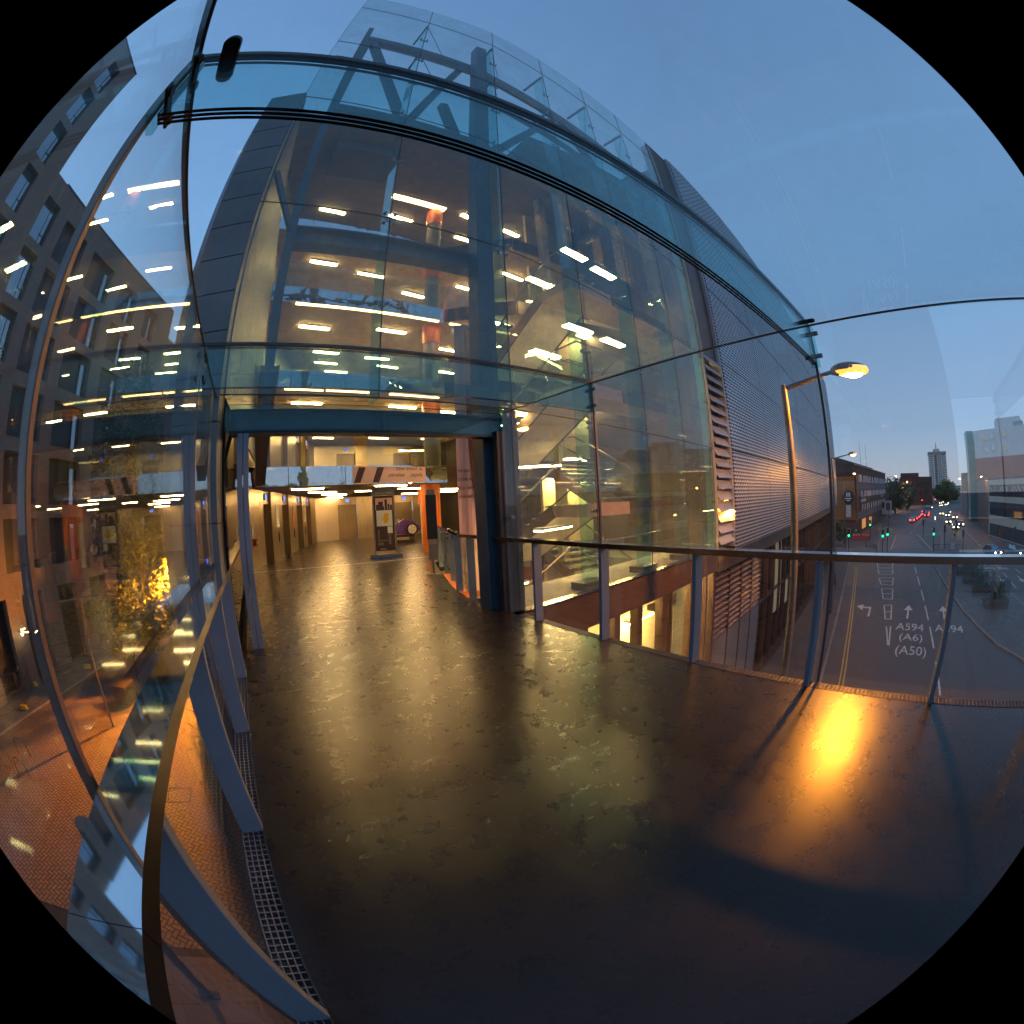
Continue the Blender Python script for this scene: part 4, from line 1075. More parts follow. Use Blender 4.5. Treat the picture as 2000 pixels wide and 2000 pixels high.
# banner reflection in the fascia, built as a pink panel with mirrored lettering
t = thing('fascia_reflection', 'reflection of a pink banner with a dark ribbon and mirrored writing, modelled as a panel on the bulkhead over the lobby', 'poster', (4.3, 12.9, 2.5))
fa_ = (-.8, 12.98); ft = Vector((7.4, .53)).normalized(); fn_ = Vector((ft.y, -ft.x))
MB().obox(fa_, ft, fn_, 3.95, 6.55, .035, .045, 2.47, 2.98).build('reflected_panel', 'banner_pink', t)
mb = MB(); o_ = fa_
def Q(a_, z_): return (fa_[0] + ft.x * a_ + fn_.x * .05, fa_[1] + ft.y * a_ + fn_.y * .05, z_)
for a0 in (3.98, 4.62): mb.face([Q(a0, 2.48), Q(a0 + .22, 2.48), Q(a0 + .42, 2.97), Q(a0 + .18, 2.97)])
mb.build('reflected_ribbon', 'banner_dark', t)
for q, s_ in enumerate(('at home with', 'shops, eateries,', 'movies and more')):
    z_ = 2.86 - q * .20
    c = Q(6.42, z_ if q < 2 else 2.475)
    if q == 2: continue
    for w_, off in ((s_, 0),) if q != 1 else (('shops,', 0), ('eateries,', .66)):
        text('reflected_text', w_, .19, (c[0] - ft.x * off, c[1] - ft.y * off, c[2]), wallrot(ft), 'text_dark', t, align='LEFT', flip=True, sx=.95)
# ============================================================ MESH CLAD BLOCK AND ITS BASE
mc = thing('mesh_clad_block', 'long metal mesh clad block running along the road', 'building', tuple(fpt(30, 3, G)))
ss = [13.45] + [13.45 + 5.22 * k_ for k_ in range(1, 10)]
ss[-1] = 60.43
zz = [-.23, 3.05, 6.1, 9.0, 12.3, 16.01]
for a_, b_ in zip(ss[:-1], ss[1:]):
    for z0, z1 in zip(zz[:-1], zz[1:]):
        mb = MB(); fbox(mb, a_ + .025, b_ - .025, -.12, -.04, z0 + .025, z1 - .025); mb.build('mesh_panel', 'expanded_mesh', mc)
mb = MB(); fbox(mb, 13.42, 60.4, .0, 20, -.2, 15.9); mb.build('backing_wall', 'joint_seal', mc)
mb = MB(); fbox(mb, 13.42, 60.43, -.14, .0, -.42, -.23); mb.build('soffit_trim', 'dark_steel', mc)
mb = MB(); fbox(mb, 11.85, 60.2, .95, 18, G, -.42); mb.build('base_wall', 'grey_panel', mc)
# louvred plant panels, then glazed bays
mb = MB(); lg = thing('louvre_wall', 'bronze louvred doors below bridge level beside the lower glazing', 'louvres', tuple(fpt(14.5, .5, G)))
for a_ in (11.86, 13.22, 14.60, 15.96):
    mb = MB(); fbox(mb, a_ + 1.30, a_ + 1.36, .0, .2, G, -.72); fbox(mb, a_, a_ + 1.36, .0, .2, -.78, -.70); mb.build('frame', 'rail_side', lg)
    mb = MB(); z = -2.9
    while z < -.85:
        o, t_, b_ = FR(14); n2 = nrm(t_)
        def Q2(s, n_, q_): return (o[0] + t_[0] * (s - b_) + n2[0] * n_, o[1] + t_[1] * (s - b_) + n2[1] * n_, q_)
        mb.hexa([Q2(a_, .0, z), Q2(a_ + 1.29, .0, z), Q2(a_ + 1.29, .17, z + .15), Q2(a_, .17, z + .15)], [Q2(a_, .0, z + .02), Q2(a_ + 1.29, .0, z + .02), Q2(a_ + 1.29, .17, z + .17), Q2(a_, .17, z + .17)]); z += .19
    mb.build('louvre_blades', 'brown_clad', lg)
    mb = MB(); fbox(mb, a_, a_ + 1.30, .03, .1, G + .2, -2.95); mb.build('door_panel', 'grey_panel', lg)
    mb = MB(); fbox(mb, a_, a_ + 1.3, .18, .22, -2.95, -.8); mb.build('back_panel', 'joint_seal', lg)
mb = MB(); fbox(mb, 11.83, 60.3, -.09, .9, -.72, -.42); mb.build('spandrel_band', 'brown_clad', mc)
k_ = 0
s = 17.5
while s < 59:
    mb = MB(); fbox(mb, s, s + .10, .55, .9, G + .3, -.72); mb.build('mullion', 'brown_clad', mc); s += 1.6
mb = MB(); fbox(mb, 17.4, 59.5, .74, .80, G + .3, -.72); mb.build('shop_glazing', 'window_dark', mc)
mb = MB(); fbox(mb, 17.4, 59.5, .6, .95, -3.6, -3.45); fbox(mb, 17.4, 59.9, .3, .95, G, G + .3); mb.build('transom', 'brown_clad', mc)
mb = MB(); fbox(mb, 23.2, 24.8, .70, .73, -5.0, -1.1); mb.build('lit_window', 'pale_window', mc)
mb = MB(); fbox(mb, 26.4, 28.0, .70, .73, -5.2, -3.8); mb.build('lit_window', 'pale_window', mc)
# ============================================================ GROUND
mb = MB(); mb.box(-700, 3500, -1800, 1800, G - .5, G - .05); struct(mb.build('ground', 'paving_grey'))
mb = MB(); mb.prism([(-60, -60), (22, -60), (60, -15.5), (88, -17.5), (130, -17.5), (180, -19), (330, -36), (330, -14), (180, 2.5), (130, 4.2), (104, 7), (92, 12.5), (70, 30), (62, 30), (63, 10.2), (56, 9.5), (36.6, 6.7), (26, 5.1), (20, 4.13), (8, 2.35), (-60, -8.5)], G - .049, G)
struct(mb.build('road', 'asphalt'))
# side street at the junction
mb = MB(); mb.prism([(65, 12), (84, 13), (100, 9), (118, 60), (95, 60)], G - .045, G + .004); struct(mb.build('side_street', 'asphalt'))
# left pavement with kerb
def pave(name, pts, m, kerb=True, h=.12):
    mb = MB(); mb.prism(pts, G - .03, G + h); struct(mb.build(name, m))
pave('pavement', [(-60, -8.35), (8, 2.5), (20, 4.28), (26, 5.25), (36.6, 6.85), (56, 9.65), (61, 10.5), (61, 14.2), (46, 12.2), (11.9, 7.7), (4, 6.0), (-2, 5.7), (-60, 5.7)], 'pavement_slabs')
mb = MB(); K = [(-60, -8.5), (8, 2.35), (20, 4.13), (26, 5.1), (36.6, 6.7), (56, 9.5), (61, 10.35)]
for p, q in zip(K[:-1], K[1:]): mb.bar((p[0], p[1] + .08, G + .065), (q[0], q[1] + .08, G + .065), .15, .135)
struct(mb.build('kerb', 'kerb_stone'))
isl = [(22.4, -12.6), (23.4, -10.6), (25, -9.1), (27.5, -7.4), (30.8, -6.3), (35, -5.3), (40.4, -4.5), (48, -3.7), (56, -3.1), (64, -2.6), (68, -3.6), (68, -9.6), (60, -10.2), (52, -10.6), (44, -11.4), (36, -12.4), (28, -13.4)]
pave('traffic_island', isl, 'paving_grey')
mb = MB()
for p, q in zip(isl, isl[1:] + isl[:1]): mb.bar((p[0], p[1], G + .065), (q[0], q[1], G + .065), .16, .14)
struct(mb.build('kerb', 'kerb_stone'))
pave('pavement', [(70, -16.6), (88, -18.2), (124, -19.5), (180, -21), (180, -34), (120, -60), (22, -60)], 'paving_grey')
# road paint
def strip(mb, p, q, wd, z=.006): mb.bar((p[0], p[1], G + z), (q[0], q[1], G + z), wd, .006)
mb = MB()
def ky(x, off):
    for (x0, y0), (x1, y1) in zip(K[:-1], K[1:]):
        if x0 <= x <= x1: return y0 + (y1 - y0) * (x - x0) / (x1 - x0) + off
for off in (-1.0, -1.22):
    xs = [-20, 8, 20, 26, 36.6, 54]
    for a_, b_ in zip(xs[:-1], xs[1:]): strip(mb, (a_, ky(a_, off)), (b_, ky(b_, off)), .09)
struct(mb.build('yellow_lines', 'line_yellow'))
mb = MB()
def dy(x): return -2.69 + (x - 20.2) * .0733
for a_, b_ in ((12.0, 16.2), (20.2, 24.5), (26.7, 31.0), (32.6, 36.7), (38.5, 42.5), (44.6, 49.0), (51, 55), (57, 61)): strip(mb, (a_, dy(a_)), (b_, dy(b_)), .12)
L1 = [((26.6, 1.18), (30.4, 1.7)), ((32.2, 2.0), (36.2, 2.5)), ((38.3, 2.8), (42.3, 3.4)), ((44.4, 3.7), (47.4, 4.2)), ((49.7, 4.5), (53, 5.0)), ((54, 5.1), (58, 5.6))]
L2 = [((26.6, 1.10), (30.5, 1.37)), ((32.3, 1.5), (36.4, 1.8)), ((38.4, 1.9), (42.5, 2.14)), ((44.1, 2.3), (48, 2.5)), ((50, 2.7), (53.2, 2.9)), ((54, 3.0), (58, 3.2))]
for (p, q) in L1 + L2: strip(mb, p, q, .11)
for (p, q), (p2, q2) in zip(L1[1:], L2[1:]): strip(mb, p, p2, .12); strip(mb, q, q2, .12); strip(mb, ((p[0] + q[0]) / 2, (p[1] + q[1]) / 2), ((p2[0] + q2[0]) / 2, (p2[1] + q2[1]) / 2), .12)
# arrows
def arrow(x0, x1, y, hw=.42, sw=.085):
    mb.prism([(x0, y - sw), (x1 - 1.6, y - sw), (x1 - 1.6, y - hw), (x1, y), (x1 - 1.6, y + hw), (x1 - 1.6, y + sw), (x0, y + sw)], G + .003, G + .009)
arrow(32.7, 36.7, .12); arrow(33.2, 36.9, -3.25)
mb.prism([(32.6, 3.60), (34.9, 3.75), (34.9, 4.35), (34.2, 4.30), (35.4, 5.0), (36.0, 4.40), (35.3, 4.38), (35.4, 3.62), (32.6, 3.42)], G + .003, G + .009)
# junction paint
for k_ in range(9): strip(mb, (73.5 + k_ * 2.1, 4.3), (73.5 + k_ * 2.1, -1.6 + k_ * .25), .14)
strip(mb, (93, 4.6), (70.5, 4.4), .12); strip(mb, (93, -.6), (71, -3.2), .12); strip(mb, (93.4, 4.6), (93.4, -6.5), .16)
for k_ in range(8): strip(mb, (96 + k_ * 7, 1.1 - k_ * .55), (99 + k_ * 7, .9 - k_ * .55), .12)
for k_ in range(8): strip(mb, (96 + k_ * 7, -6.3 - k_ * .2), (99 + k_ * 7, -6.35 - k_ * .2), .12)
for k_ in range(12): strip(mb, (44 + k_ * 5.2, -13.4 - .02 * k_ + (.35 if k_ < 3 else 0)), (47 + k_ * 5.2, -13.4 - .02 * k_ + (.35 if k_ < 3 else 0)), .12)
for k_ in range(6): strip(mb, (35 + k_ * 5.5, -16.2 + k_ * .15), (38 + k_ * 5.5, -16.1 + k_ * .15), .12)
mb2 = None
for (x, y) in ((46.6, -11.9), (46.9, -14.9), (47.1, -17.9)):
    mb.prism([(x + 3.4, y - .08), (x + 1.4, y - .08), (x + 1.4, y - .4), (x, y), (x + 1.4, y + .4), (x + 1.4, y + .08), (x + 3.4, y + .08)], G + .003, G + .009)
struct(mb.build('road_markings', 'line_white'))
RZ = Matrix.Rotation(-PI / 2, 3, 'Z')
for body, x, yc, hx, wy in (('A594', 29.9, -.22, 1.6, 2.3), ('(A6)', 27.4, -.42, 1.75, 1.8), ('(A50)', 24.8, -.55, 1.95, 2.2), ('A594', 30.0, -3.55, 1.6, 2.45)):
    o = text('road_lettering', body, 1.0, (0, 0, 0), Matrix.Identity(3), 'line_white', depth=.002)
    me = o.data
    xs = [v.co.x for v in me.vertices]; ys = [v.co.y for v in me.vertices]
    sx_ = wy / (max(xs) - min(xs)); sy_ = hx / (max(ys) - min(ys)); mx_ = (max(xs) + min(xs)) / 2; my_ = min(ys)
    me.transform(Matrix.Translation((x, yc, G + .008)) @ RZ.to_4x4() @ Matrix.Diagonal((sx_, sy_, 1, 1)) @ Matrix.Translation((-mx_, -my_, 0)))
    struct(o)
for body, x, yc in (('RING ROAD', 55.5, -12.3), ('(A47) CENTRE', 58.5, -12.6)):
    o = text('road_lettering', body, 1.0, (0, 0, 0), Matrix.Identity(3), 'line_white', depth=.002); me = o.data
    me.transform(Matrix.Translation((x, yc, G + .008)) @ Matrix.Rotation(PI / 2, 4, 'Z') @ Matrix.Diagonal((.8, 2.0, 1, 1))); struct(o)
# left plaza
pl = [(-40, -20), (-2.0, -20), (-2.0, 5.6), (-5.0, 21), (-3, 60), (-12, 60), (-12.6, 30.6), (-13.7, 25.2), (-14.6, 22.5), (-15.7, 19.5), (-16.8, 16.2), (-30, -8)]
mb = MB(); mb.prism([(-60, 6.6), (-5.6, 6.6), (-5.9, 6.0), (-1.2, 5.9), (-4.8, 21), (-3, 60), (-60, 60)], G - .02, G + .12); struct(mb.build('brick_paving', 'herringbone'))
mb = MB(); mb.prism([(-60, 5.71), (-1.9, 5.71), (-1.2, 5.88), (-5.9, 5.98), (-5.6, 6.55), (-60, 6.55)], G - .02, G + .123); struct(mb.build('dark_paving_band', 'far_dark'))
mb = MB(); ko = [(-12.2, 33), (-12.6, 30.6), (-13.7, 25.2), (-14.6, 22.5), (-15.7, 19.5), (-16.8, 16.2), (-20, 8)]
for p, q in zip(ko[:-1], ko[1:]): mb.bar((p[0], p[1], G + .13), (q[0], q[1], G + .13), .14, .12)
struct(mb.build('kerb', 'kerb_stone'))
mb = MB(); mb.prism([(-12.2, 33), (-12.6, 30.6), (-13.7, 25.2), (-14.6, 22.5), (-15.7, 19.5), (-16.8, 16.2), (-20, 8), (-23, 8), (-11, 46), (-10, 46)], G, G + .165); struct(mb.build('pavement', 'plaza_slabs'))
t = thing('manhole_cover', 'square inspection cover with a shiny rim in the brick paving under the bridge rail', 'manhole', (-4.86, 12.85, G + .12))
mb = MB()
for a_, b_ in (((-5.31, 12.4), (-4.4, 12.42)), ((-4.4, 12.42), (-4.41, 13.28)), ((-4.41, 13.28), (-5.33, 13.29)), ((-5.33, 13.29), (-5.31, 12.4))): mb.bar((a_[0], a_[1], G + .126), (b_[0], b_[1], G + .126), .03, .012)
mb.build('rim', 'fitting_steel', t)
mb = MB(); mb.box(-5.29, -4.43, 12.44, 13.26, G + .121, G + .124); mb.build('infill', 'herringbone', t)
# ============================================================ LEFT SIDE: BRICK BUILDING
bb = thing('brick_apartment_block', 'brown brick apartment block with deep window recesses on the far left', 'building', (-17, 24, G))
BO = Vector((-18.70, 19.58)); BT = Vector((.31, 1.0)).normalized(); BN = Vector((BT.y, -BT.x))   # BN towards the plaza
def bl(y): return (y - 19.58) / BT.y
def bbx(mb, y0, y1, d0, d1, z0, z1, mi=0):
    return mb.obox(BO, BT, BN, bl(y0), bl(y1), d0, d1, z0, z1, mi)
# wall as grid with openings
cols_low = [(21.75, 23.55 + .0), (25.1, 26.9), ]
def wall(y0, y1, z0, z1, ops, m):
    ys = sorted(set([y0, y1] + [o_[0] for o_ in ops] + [o_[1] for o_ in ops])); zs_ = sorted(set([z0, z1] + [o_[2] for o_ in ops] + [o_[3] for o_ in ops]))
    mb = MB()
    for a_, b_ in zip(ys[:-1], ys[1:]):
        run = None
        for c, d in zip(zs_[:-1], zs_[1:]):
            cm, ym = (c + d) / 2, (a_ + b_) / 2
            hole = any(o_[0] < ym < o_[1] and o_[2] < cm < o_[3] for o_ in ops)
            if hole:
                if run: bbx(mb, a_, b_, -.5, 0, run[0], run[1]); run = None
            else:
                run = (run[0], d) if run else (c, d)
        if run: bbx(mb, a_, b_, -.5, 0, run[0], run[1])
    mb.build('brick_wall', m, bb)
ops = []
levs = [(18.45, 21.1), (14.6, 17.25), (10.85, 13.4), (7.0, 9.6), (3.2, 5.8), (-.6, 2.0)]
grid = [(22.9, 26.4), (27.7, 31.4), (33.0, 36.2), (38.2, 40.6)]
for gy0, gy1 in grid:
    for z0, z1 in levs: ops.append((gy0, gy1, z0 - .05, z1 + .35))
for z0, z1 in levs: ops.append((19.75, 21.65, z0, z1 + .5))
for gy0, gy1 in ((20.3, 22.4), (24.0, 26.2), (28.0, 30.2), (32, 34.2), (36, 38.2)): ops.append((gy0, gy1, G + .12, -2.0))
wall(19.45, 44.0, G, 23.3, ops, 'brick_brown')
for (y0, y1, z0, z1) in ops:
    if z0 < -5:
        mb = MB(); bbx(mb, y0, y1, -1.2, -1.1, z0, z1); mb.build('shopfront', 'far_dark', bb); continue
    wide = (y1 - y0) > 2.3
    wy0 = y1 - (.95 if wide else (y1 - y0) - .04)
    if wide:
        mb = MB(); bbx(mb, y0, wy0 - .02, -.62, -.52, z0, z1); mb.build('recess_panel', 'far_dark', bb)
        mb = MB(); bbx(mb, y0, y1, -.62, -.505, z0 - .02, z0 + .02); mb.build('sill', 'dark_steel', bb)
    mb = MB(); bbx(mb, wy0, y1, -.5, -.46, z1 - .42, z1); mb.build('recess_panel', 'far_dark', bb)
    wf = MB()
    zt = z1 - .42
    for a_, b_ in ((wy0, wy0 + .05), (y1 - .05, y1), ((wy0 + y1) / 2 + (.12 if wide else .25), (wy0 + y1) / 2 + (.17 if wide else .30))): bbx(wf, a_, b_, -.46, -.38, z0 + .02, zt)
    bbx(wf, wy0, y1, -.455, -.385, z0, z0 + .06); bbx(wf, wy0, y1, -.455, -.385, zt - .06, zt); bbx(wf, (wy0 + y1) / 2 + .17, y1, -.457, -.387, z0 + .8, z0 + .86)
    fr = wf.build('window', 'dark_steel', bb)
    mb = MB(); bbx(mb, wy0, y1, -.44, -.42, z0, zt); mb.build('pane', 'window_dark', fr)
# tall part
ops2 = []
for z0, z1 in ((30.3, 33.4), (26.5, 29.7), (22.7, 25.8), (18.8, 21.9), (15.0, 18.1), (11.2, 14.2), (7.4, 10.4), (3.6, 6.6), (-.2, 2.8)):
    for y0 in (16.0, 12.2, 8.4, 4.6): ops2.append((y0, y0 + 1.6, z0, z1))
for y0 in (16.0, 12.2, 8.4): ops2.append((y0, y0 + 2.2, G + .12, -2.0))
wall(-4, 19.44, G, 35.3, ops2, 'brick_brown')
for (y0, y1, z0, z1) in ops2:
    if z0 < -5:
        mb = MB(); bbx(mb, y0, y1, -1.2, -1.1, z0, z1); mb.build('shopfront', 'far_dark', bb); continue
    wf = MB(); zt = z1 - .55
    for a_, b_ in ((y0, y0 + .06), (y1 - .06, y1), (y0 + 1.05, y0 + 1.11)): bbx(wf, a_, b_, -.46, -.38, z0, zt)
    bbx(wf, y0, y1, -.455, -.385, z0, z0 + .06); bbx(wf, y0, y1, -.455, -.385, zt - .06, zt); bbx(wf, y0 + 1.11, y1, -.457, -.387, z0 + 1.0, z0 + 1.06)
    fr = wf.build('window', 'dark_steel', bb); mb = MB(); bbx(mb, y0, y1, -.44, -.42, z0, zt); mb.build('pane', 'window_dark', fr)
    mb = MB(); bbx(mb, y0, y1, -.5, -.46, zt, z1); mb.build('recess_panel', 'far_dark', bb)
mb = MB(); bbx(mb, -4, 19.43, -12, -.51, 34.9, 35.28); bbx(mb, 19.46, 43.9, -12, -.51, 22.9, 23.25); mb.build('roof', 'far_dark', bb)
mb = MB(); bbx(mb, 19.2, 19.44, -12, -.505, 23.3, 35.2); mb.build('gable_wall', 'brick_brown', bb)
mb = MB(); bbx(mb, -4, 19.45, -.55, .05, 35.3, 35.42); mb.build('coping', 'dark_steel', bb); mb = MB(); bbx(mb, 21.0, 44.0, -.55, .05, 23.3, 23.42); mb.build('coping', 'dark_steel', bb)
mb = MB(); bbx(mb, 43.0, 44.0, -12, -.505, G, 22.9); mb.build('gable_wall', 'brick_brown', bb)
mb = MB(); bbx(mb, -4, 44, -.9, -.8, G, 34.8); 
# inner dark lining
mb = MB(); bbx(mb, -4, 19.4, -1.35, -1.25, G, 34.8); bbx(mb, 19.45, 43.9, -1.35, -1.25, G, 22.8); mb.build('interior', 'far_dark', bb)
mb = MB(); bbx(mb, 44.2, 60, -8, -.3, G, 20.5); o = mb.build('rear_block', 'brick_brown'); tag(o, 'lower brick block beyond the end of the left apartment building', 'building')
# wall lamp
t = thing('wall_lamp', 'bright small lamp on the brick wall left of the fence', 'wall lamp', (-17.9, 23.2, -4.0))
mb = MB(); mb.ball((-17.15, 22.9, -4.0), .09, .09, .09); mb.build('bulb', 'wall_lamp', t)
mb = MB(); mb.tube((-17.15, 22.9, -3.95), (-17.6, 23.0, -3.9), .03); mb.build('bracket', 'dark_steel', t)
# ============================================================ TREES
def leafy(mb, c, rx, ry, rz, n_, size, clumps=14, squash=1):
    cl = []
    for _ in range(clumps):
        while True:
            p = [random.uniform(-1, 1) for _ in range(3)]
            if sum(v * v for v in p) < 1: break
        cl.append((c[0] + p[0] * rx, c[1] + p[1] * ry, c[2] + p[2] * rz, random.uniform(.25, .5)))
    for _ in range(n_):
        q = random.choice(cl); r0 = q[3]
        d = Vector((random.gauss(0, 1), random.gauss(0, 1), random.gauss(0, 1))).normalized() * (random.random() ** .45)
        p = Vector((q[0] + d.x * rx * r0, q[1] + d.y * ry * r0, q[2] + d.z * rz * r0 * 1.1))
        u = Vector((random.gauss(0, 1), random.gauss(0, 1), random.gauss(0, .6))).normalized(); v = u.orthogonal().normalized()
        s_ = size * random.uniform(.6, 1.4)
        mb.face([p - u * s_, p + v * s_ * .45, p + u * s_, p - v * s_ * .45])
def tree(name, label, cat, base, h, cz, rx, ry, rz, n_, size, m, clumps=16, tr=.16, group=None):
    t = thing(name, label, cat, base, group)
    mb = MB(); b_ = Vector(base); top = b_ + Vector((.1, .05, h * .55))
    mb.tube(b_, top, tr, tr * .6, n_=10)
    for q in range(7):
        an = q * 2.4; e_ = Vector((base[0] + rx * .65 * math.cos(an), base[1] + ry * .65 * math.sin(an), base[2] + cz + rz * random.uniform(-.4, .6)))
        st_ = b_.lerp(top, random.uniform(.55, 1)); md = st_.lerp(e_, .5) + Vector((0, 0, .3))
        mb.tube(st_, md, tr * .4, tr * .28, n_=6); mb.tube(md, e_, tr * .28, tr * .08, n_=6)
    mb.build('trunk', 'tree_bark', t, smooth=True)
    mb = MB(); leafy(mb, (base[0], base[1], base[2] + cz), rx, ry, rz, n_, size, clumps); mb.build('crown', m, t)
    return t
tree('street_tree', 'tall dark green tree in front of the brick block, seen through the left glass', 'tree', (-9.4, 30.5, G + .12), 13, 12.0, 2.9, 2.9, 6.4, 14000, .17, 'leaf_dark', 34)
tree('young_tree', 'small tree with leaves lit orange behind the T-shaped lamp post', 'tree', (-9.2, 24.6, G + .12), 4.2, 3.6, 3.2, 1.6, 1.7, 7500, .13, 'leaf_light', 26, .09, 'small orange lit trees')
tree('young_tree', 'small orange lit tree nearest the building corner', 'tree', (-6.2, 24.3, G + .12), 5.4, 4.6, 1.1, 1.1, 2.2, 3800, .13, 'leaf_light', 18, .09, 'small orange lit trees')
# ============================================================ LEFT STREET FURNITURE
t = thing('lamp_post', 'slim T-shaped lamp post standing on the brick paving', 'lamp post', (-9.3, 18.53, G + .12))
mb = MB(); mb.tube((-9.3, 18.53, G + .12), (-9.3, 18.53, -1.35), .06, .045); mb.build('post', 'pole_metal', t, smooth=True)
mb = MB(); mb.bar((-10.35, 17.95, -1.36), (-8.35, 18.95, -1.28), .16, .07); mb.build('head', 'fitting_steel', t)
# sodium street lamp that lights the plaza
def street_lamp(base, top_z, arm, label, on='sodium_far', head=.75, name='street_lamp', r=.10, group='street lamps with long arms'):
    t = thing(name, label, 'street lamp', base, group)
    mb = MB(); mb.tube(base, (base[0], base[1], base[2] + 1.4), r * 1.25, n_=14); mb.tube((base[0], base[1], base[2] + 1.4), (base[0], base[1], top_z), r, r * .72, n_=14); mb.build('pole', 'pole_metal', t, smooth=True)
    a_ = Vector((base[0], base[1], top_z)); d = Vector((arm[0], arm[1], 0)); L__ = d.length; d.normalize()
    tip = a_ + d * (L__ - head * .5) + Vector((0, 0, .22))
    mb = MB(); mb.tube(a_ + Vector((0, 0, -.08)), tip, r * .55, r * .42, n_=10); mb.build('arm', 'pole_metal', t, smooth=True)
    c = a_ + d * L__ + Vector((0, 0, .25)); an = math.atan2(d.y, d.x)
    mb = MB(); mb.ball(c, head * .5, head * .23, .17, 20, 10, rot=an, z0=-.1); 
    mb.tube(tip, tip + d * .18, r * .5, r * .9); mb.build('head', 'lamp_metal', t, smooth=True)
    mb = MB(); mb.ball(c + d * .07 + Vector((0, 0, -.055)), head * .27, head * .14, .10, 16, 8, rot=an, z1=.1); mb.build('lens', on, t, smooth=True)
    if on.startswith('sodium'):
        mb = MB(); mb.ball(c + d * .04 + Vector((0, 0, .0)), head * .47, head * .232, .165, 18, 8, rot=an, z0=-.55, z1=.5); mb.build('bowl', 'sodium_bowl', t, smooth=True)
    return t
street_lamp((8.49, 2.68, G + .12), 3.72, (.56, -1.48), 'tall street lamp glowing orange closest to the footbridge', 'sodium', .92)
lamps = [((32.2, 6.75, G + .12), 3.9, (.9, -1.6), 'second street lamp along the block, orange and smaller'),
         ((75.4, 13.9, G), 4.0, (-.4, -2.2), 'thin street lamp in front of the banded brown building'),
         ((108, 7.6, G), 4.2, (-.3, -2.4), 'street lamp at the left kerb just past the junction'),
         ((94.5, -18.9, G), 3.2, (1.8, 1.4), 'orange street lamp in front of the cream office building')]
for b_, tz, ar, lb in lamps: street_lamp(b_, tz, ar, lb)
for k_, (b_, tz, ar, lb) in enumerate((((195, 10, G), 4.2, (-.3, -2), 'distant street lamp beside the dark trees left of the road'), ((250, 7, G), 4.5, (0, -2), 'distant street lamp in front of the brown offices'), ((230, 12, G), 4.3, (0, -2.2), 'far lamp at the left kerb beyond the signals'), ((165, -22, G), 4.0, (0, 2), 'pale street lamp near the teal tower'))):
    street_lamp(b_, tz, ar, lb, 'sodium_far', 1.4)
street_lamp((84.3, -23.0, G), 3.6, (-1.8, .4), 'unlit street lamp in front of the cream office at the right', 'lamp_metal')
street_lamp((158, -14.5, G), 1.6 + 3.0, (0, 2.4), 'unlit double lamp post by the round tree', 'lamp_metal')
street_lamp((-3.2, 25.4, G + .12), -.8, (-1.9, -1.4), 'orange street lamp on the plaza hidden behind the building edge', 'sodium_plaza', .7)
# temporary fence panels
def fence(p, q, label, foot):
    t = thing('fence_panel', label, 'fence', (p[0], p[1], G + .16), 'temporary wire fence panels')
    a_ = Vector((p[0], p[1], 0)); b_ = Vector((q[0], q[1], 0)); z0, z1 = G + .35, G + 2.15
    mb = MB()
    for v in (a_, b_): mb.tube((v.x, v.y, G + .16), (v.x, v.y, z1), .022, n_=8)
    for z in (z0, z1, (z0 + z1) / 2): mb.tube((a_.x, a_.y, z), (b_.x, b_.y, z), .018, n_=8)
    mb.build('frame', 'fitting_steel', t)
    mb = MB(); n_ = int((b_ - a_).length / .12)
    for k_ in range(1, n_):
        v = a_.lerp(b_, k_ / n_); mb.tube((v.x, v.y, z0), (v.x, v.y, z1), .004, n_=4, caps=False)
    for k_ in range(1, 8): z = z0 + (z1 - z0) * k_ / 8; mb.tube((a_.x, a_.y, z), (b_.x, b_.y, z), .005, n_=4, caps=False)
    mb.build('wire_mesh', 'fitting_steel', t)
    mb = MB(); f_ = Vector(foot)
    for k_ in range(3): mb.box(f_.x - .32 + .03 * k_, f_.x + .32 - .03 * k_, f_.y - .14, f_.y + .14, G + .165 + .09 * k_, G + .25 + .09 * k_)
    mb.build('foot', 'yellow_plastic', t, bevel=.03)
fence((-19.0, 16.2), (-16.5, 19.7), 'nearest wire fence panel with the big yellow foot at far left', (-16.5, 19.7))
fence((-17.7, 23.4), (-16.35, 19.75), 'wire fence panel turned towards the brick wall beside the door', (-17.6, 23.3))
fence((-17.0, 23.9), (-14.3, 27.1), 'middle wire fence panel behind the T-shaped lamp post', (-14.3, 27.1))
fence((-14.15, 27.3), (-13.0, 31.0), 'farthest wire fence panel under the orange lit leaves', (-13.0, 30.9))
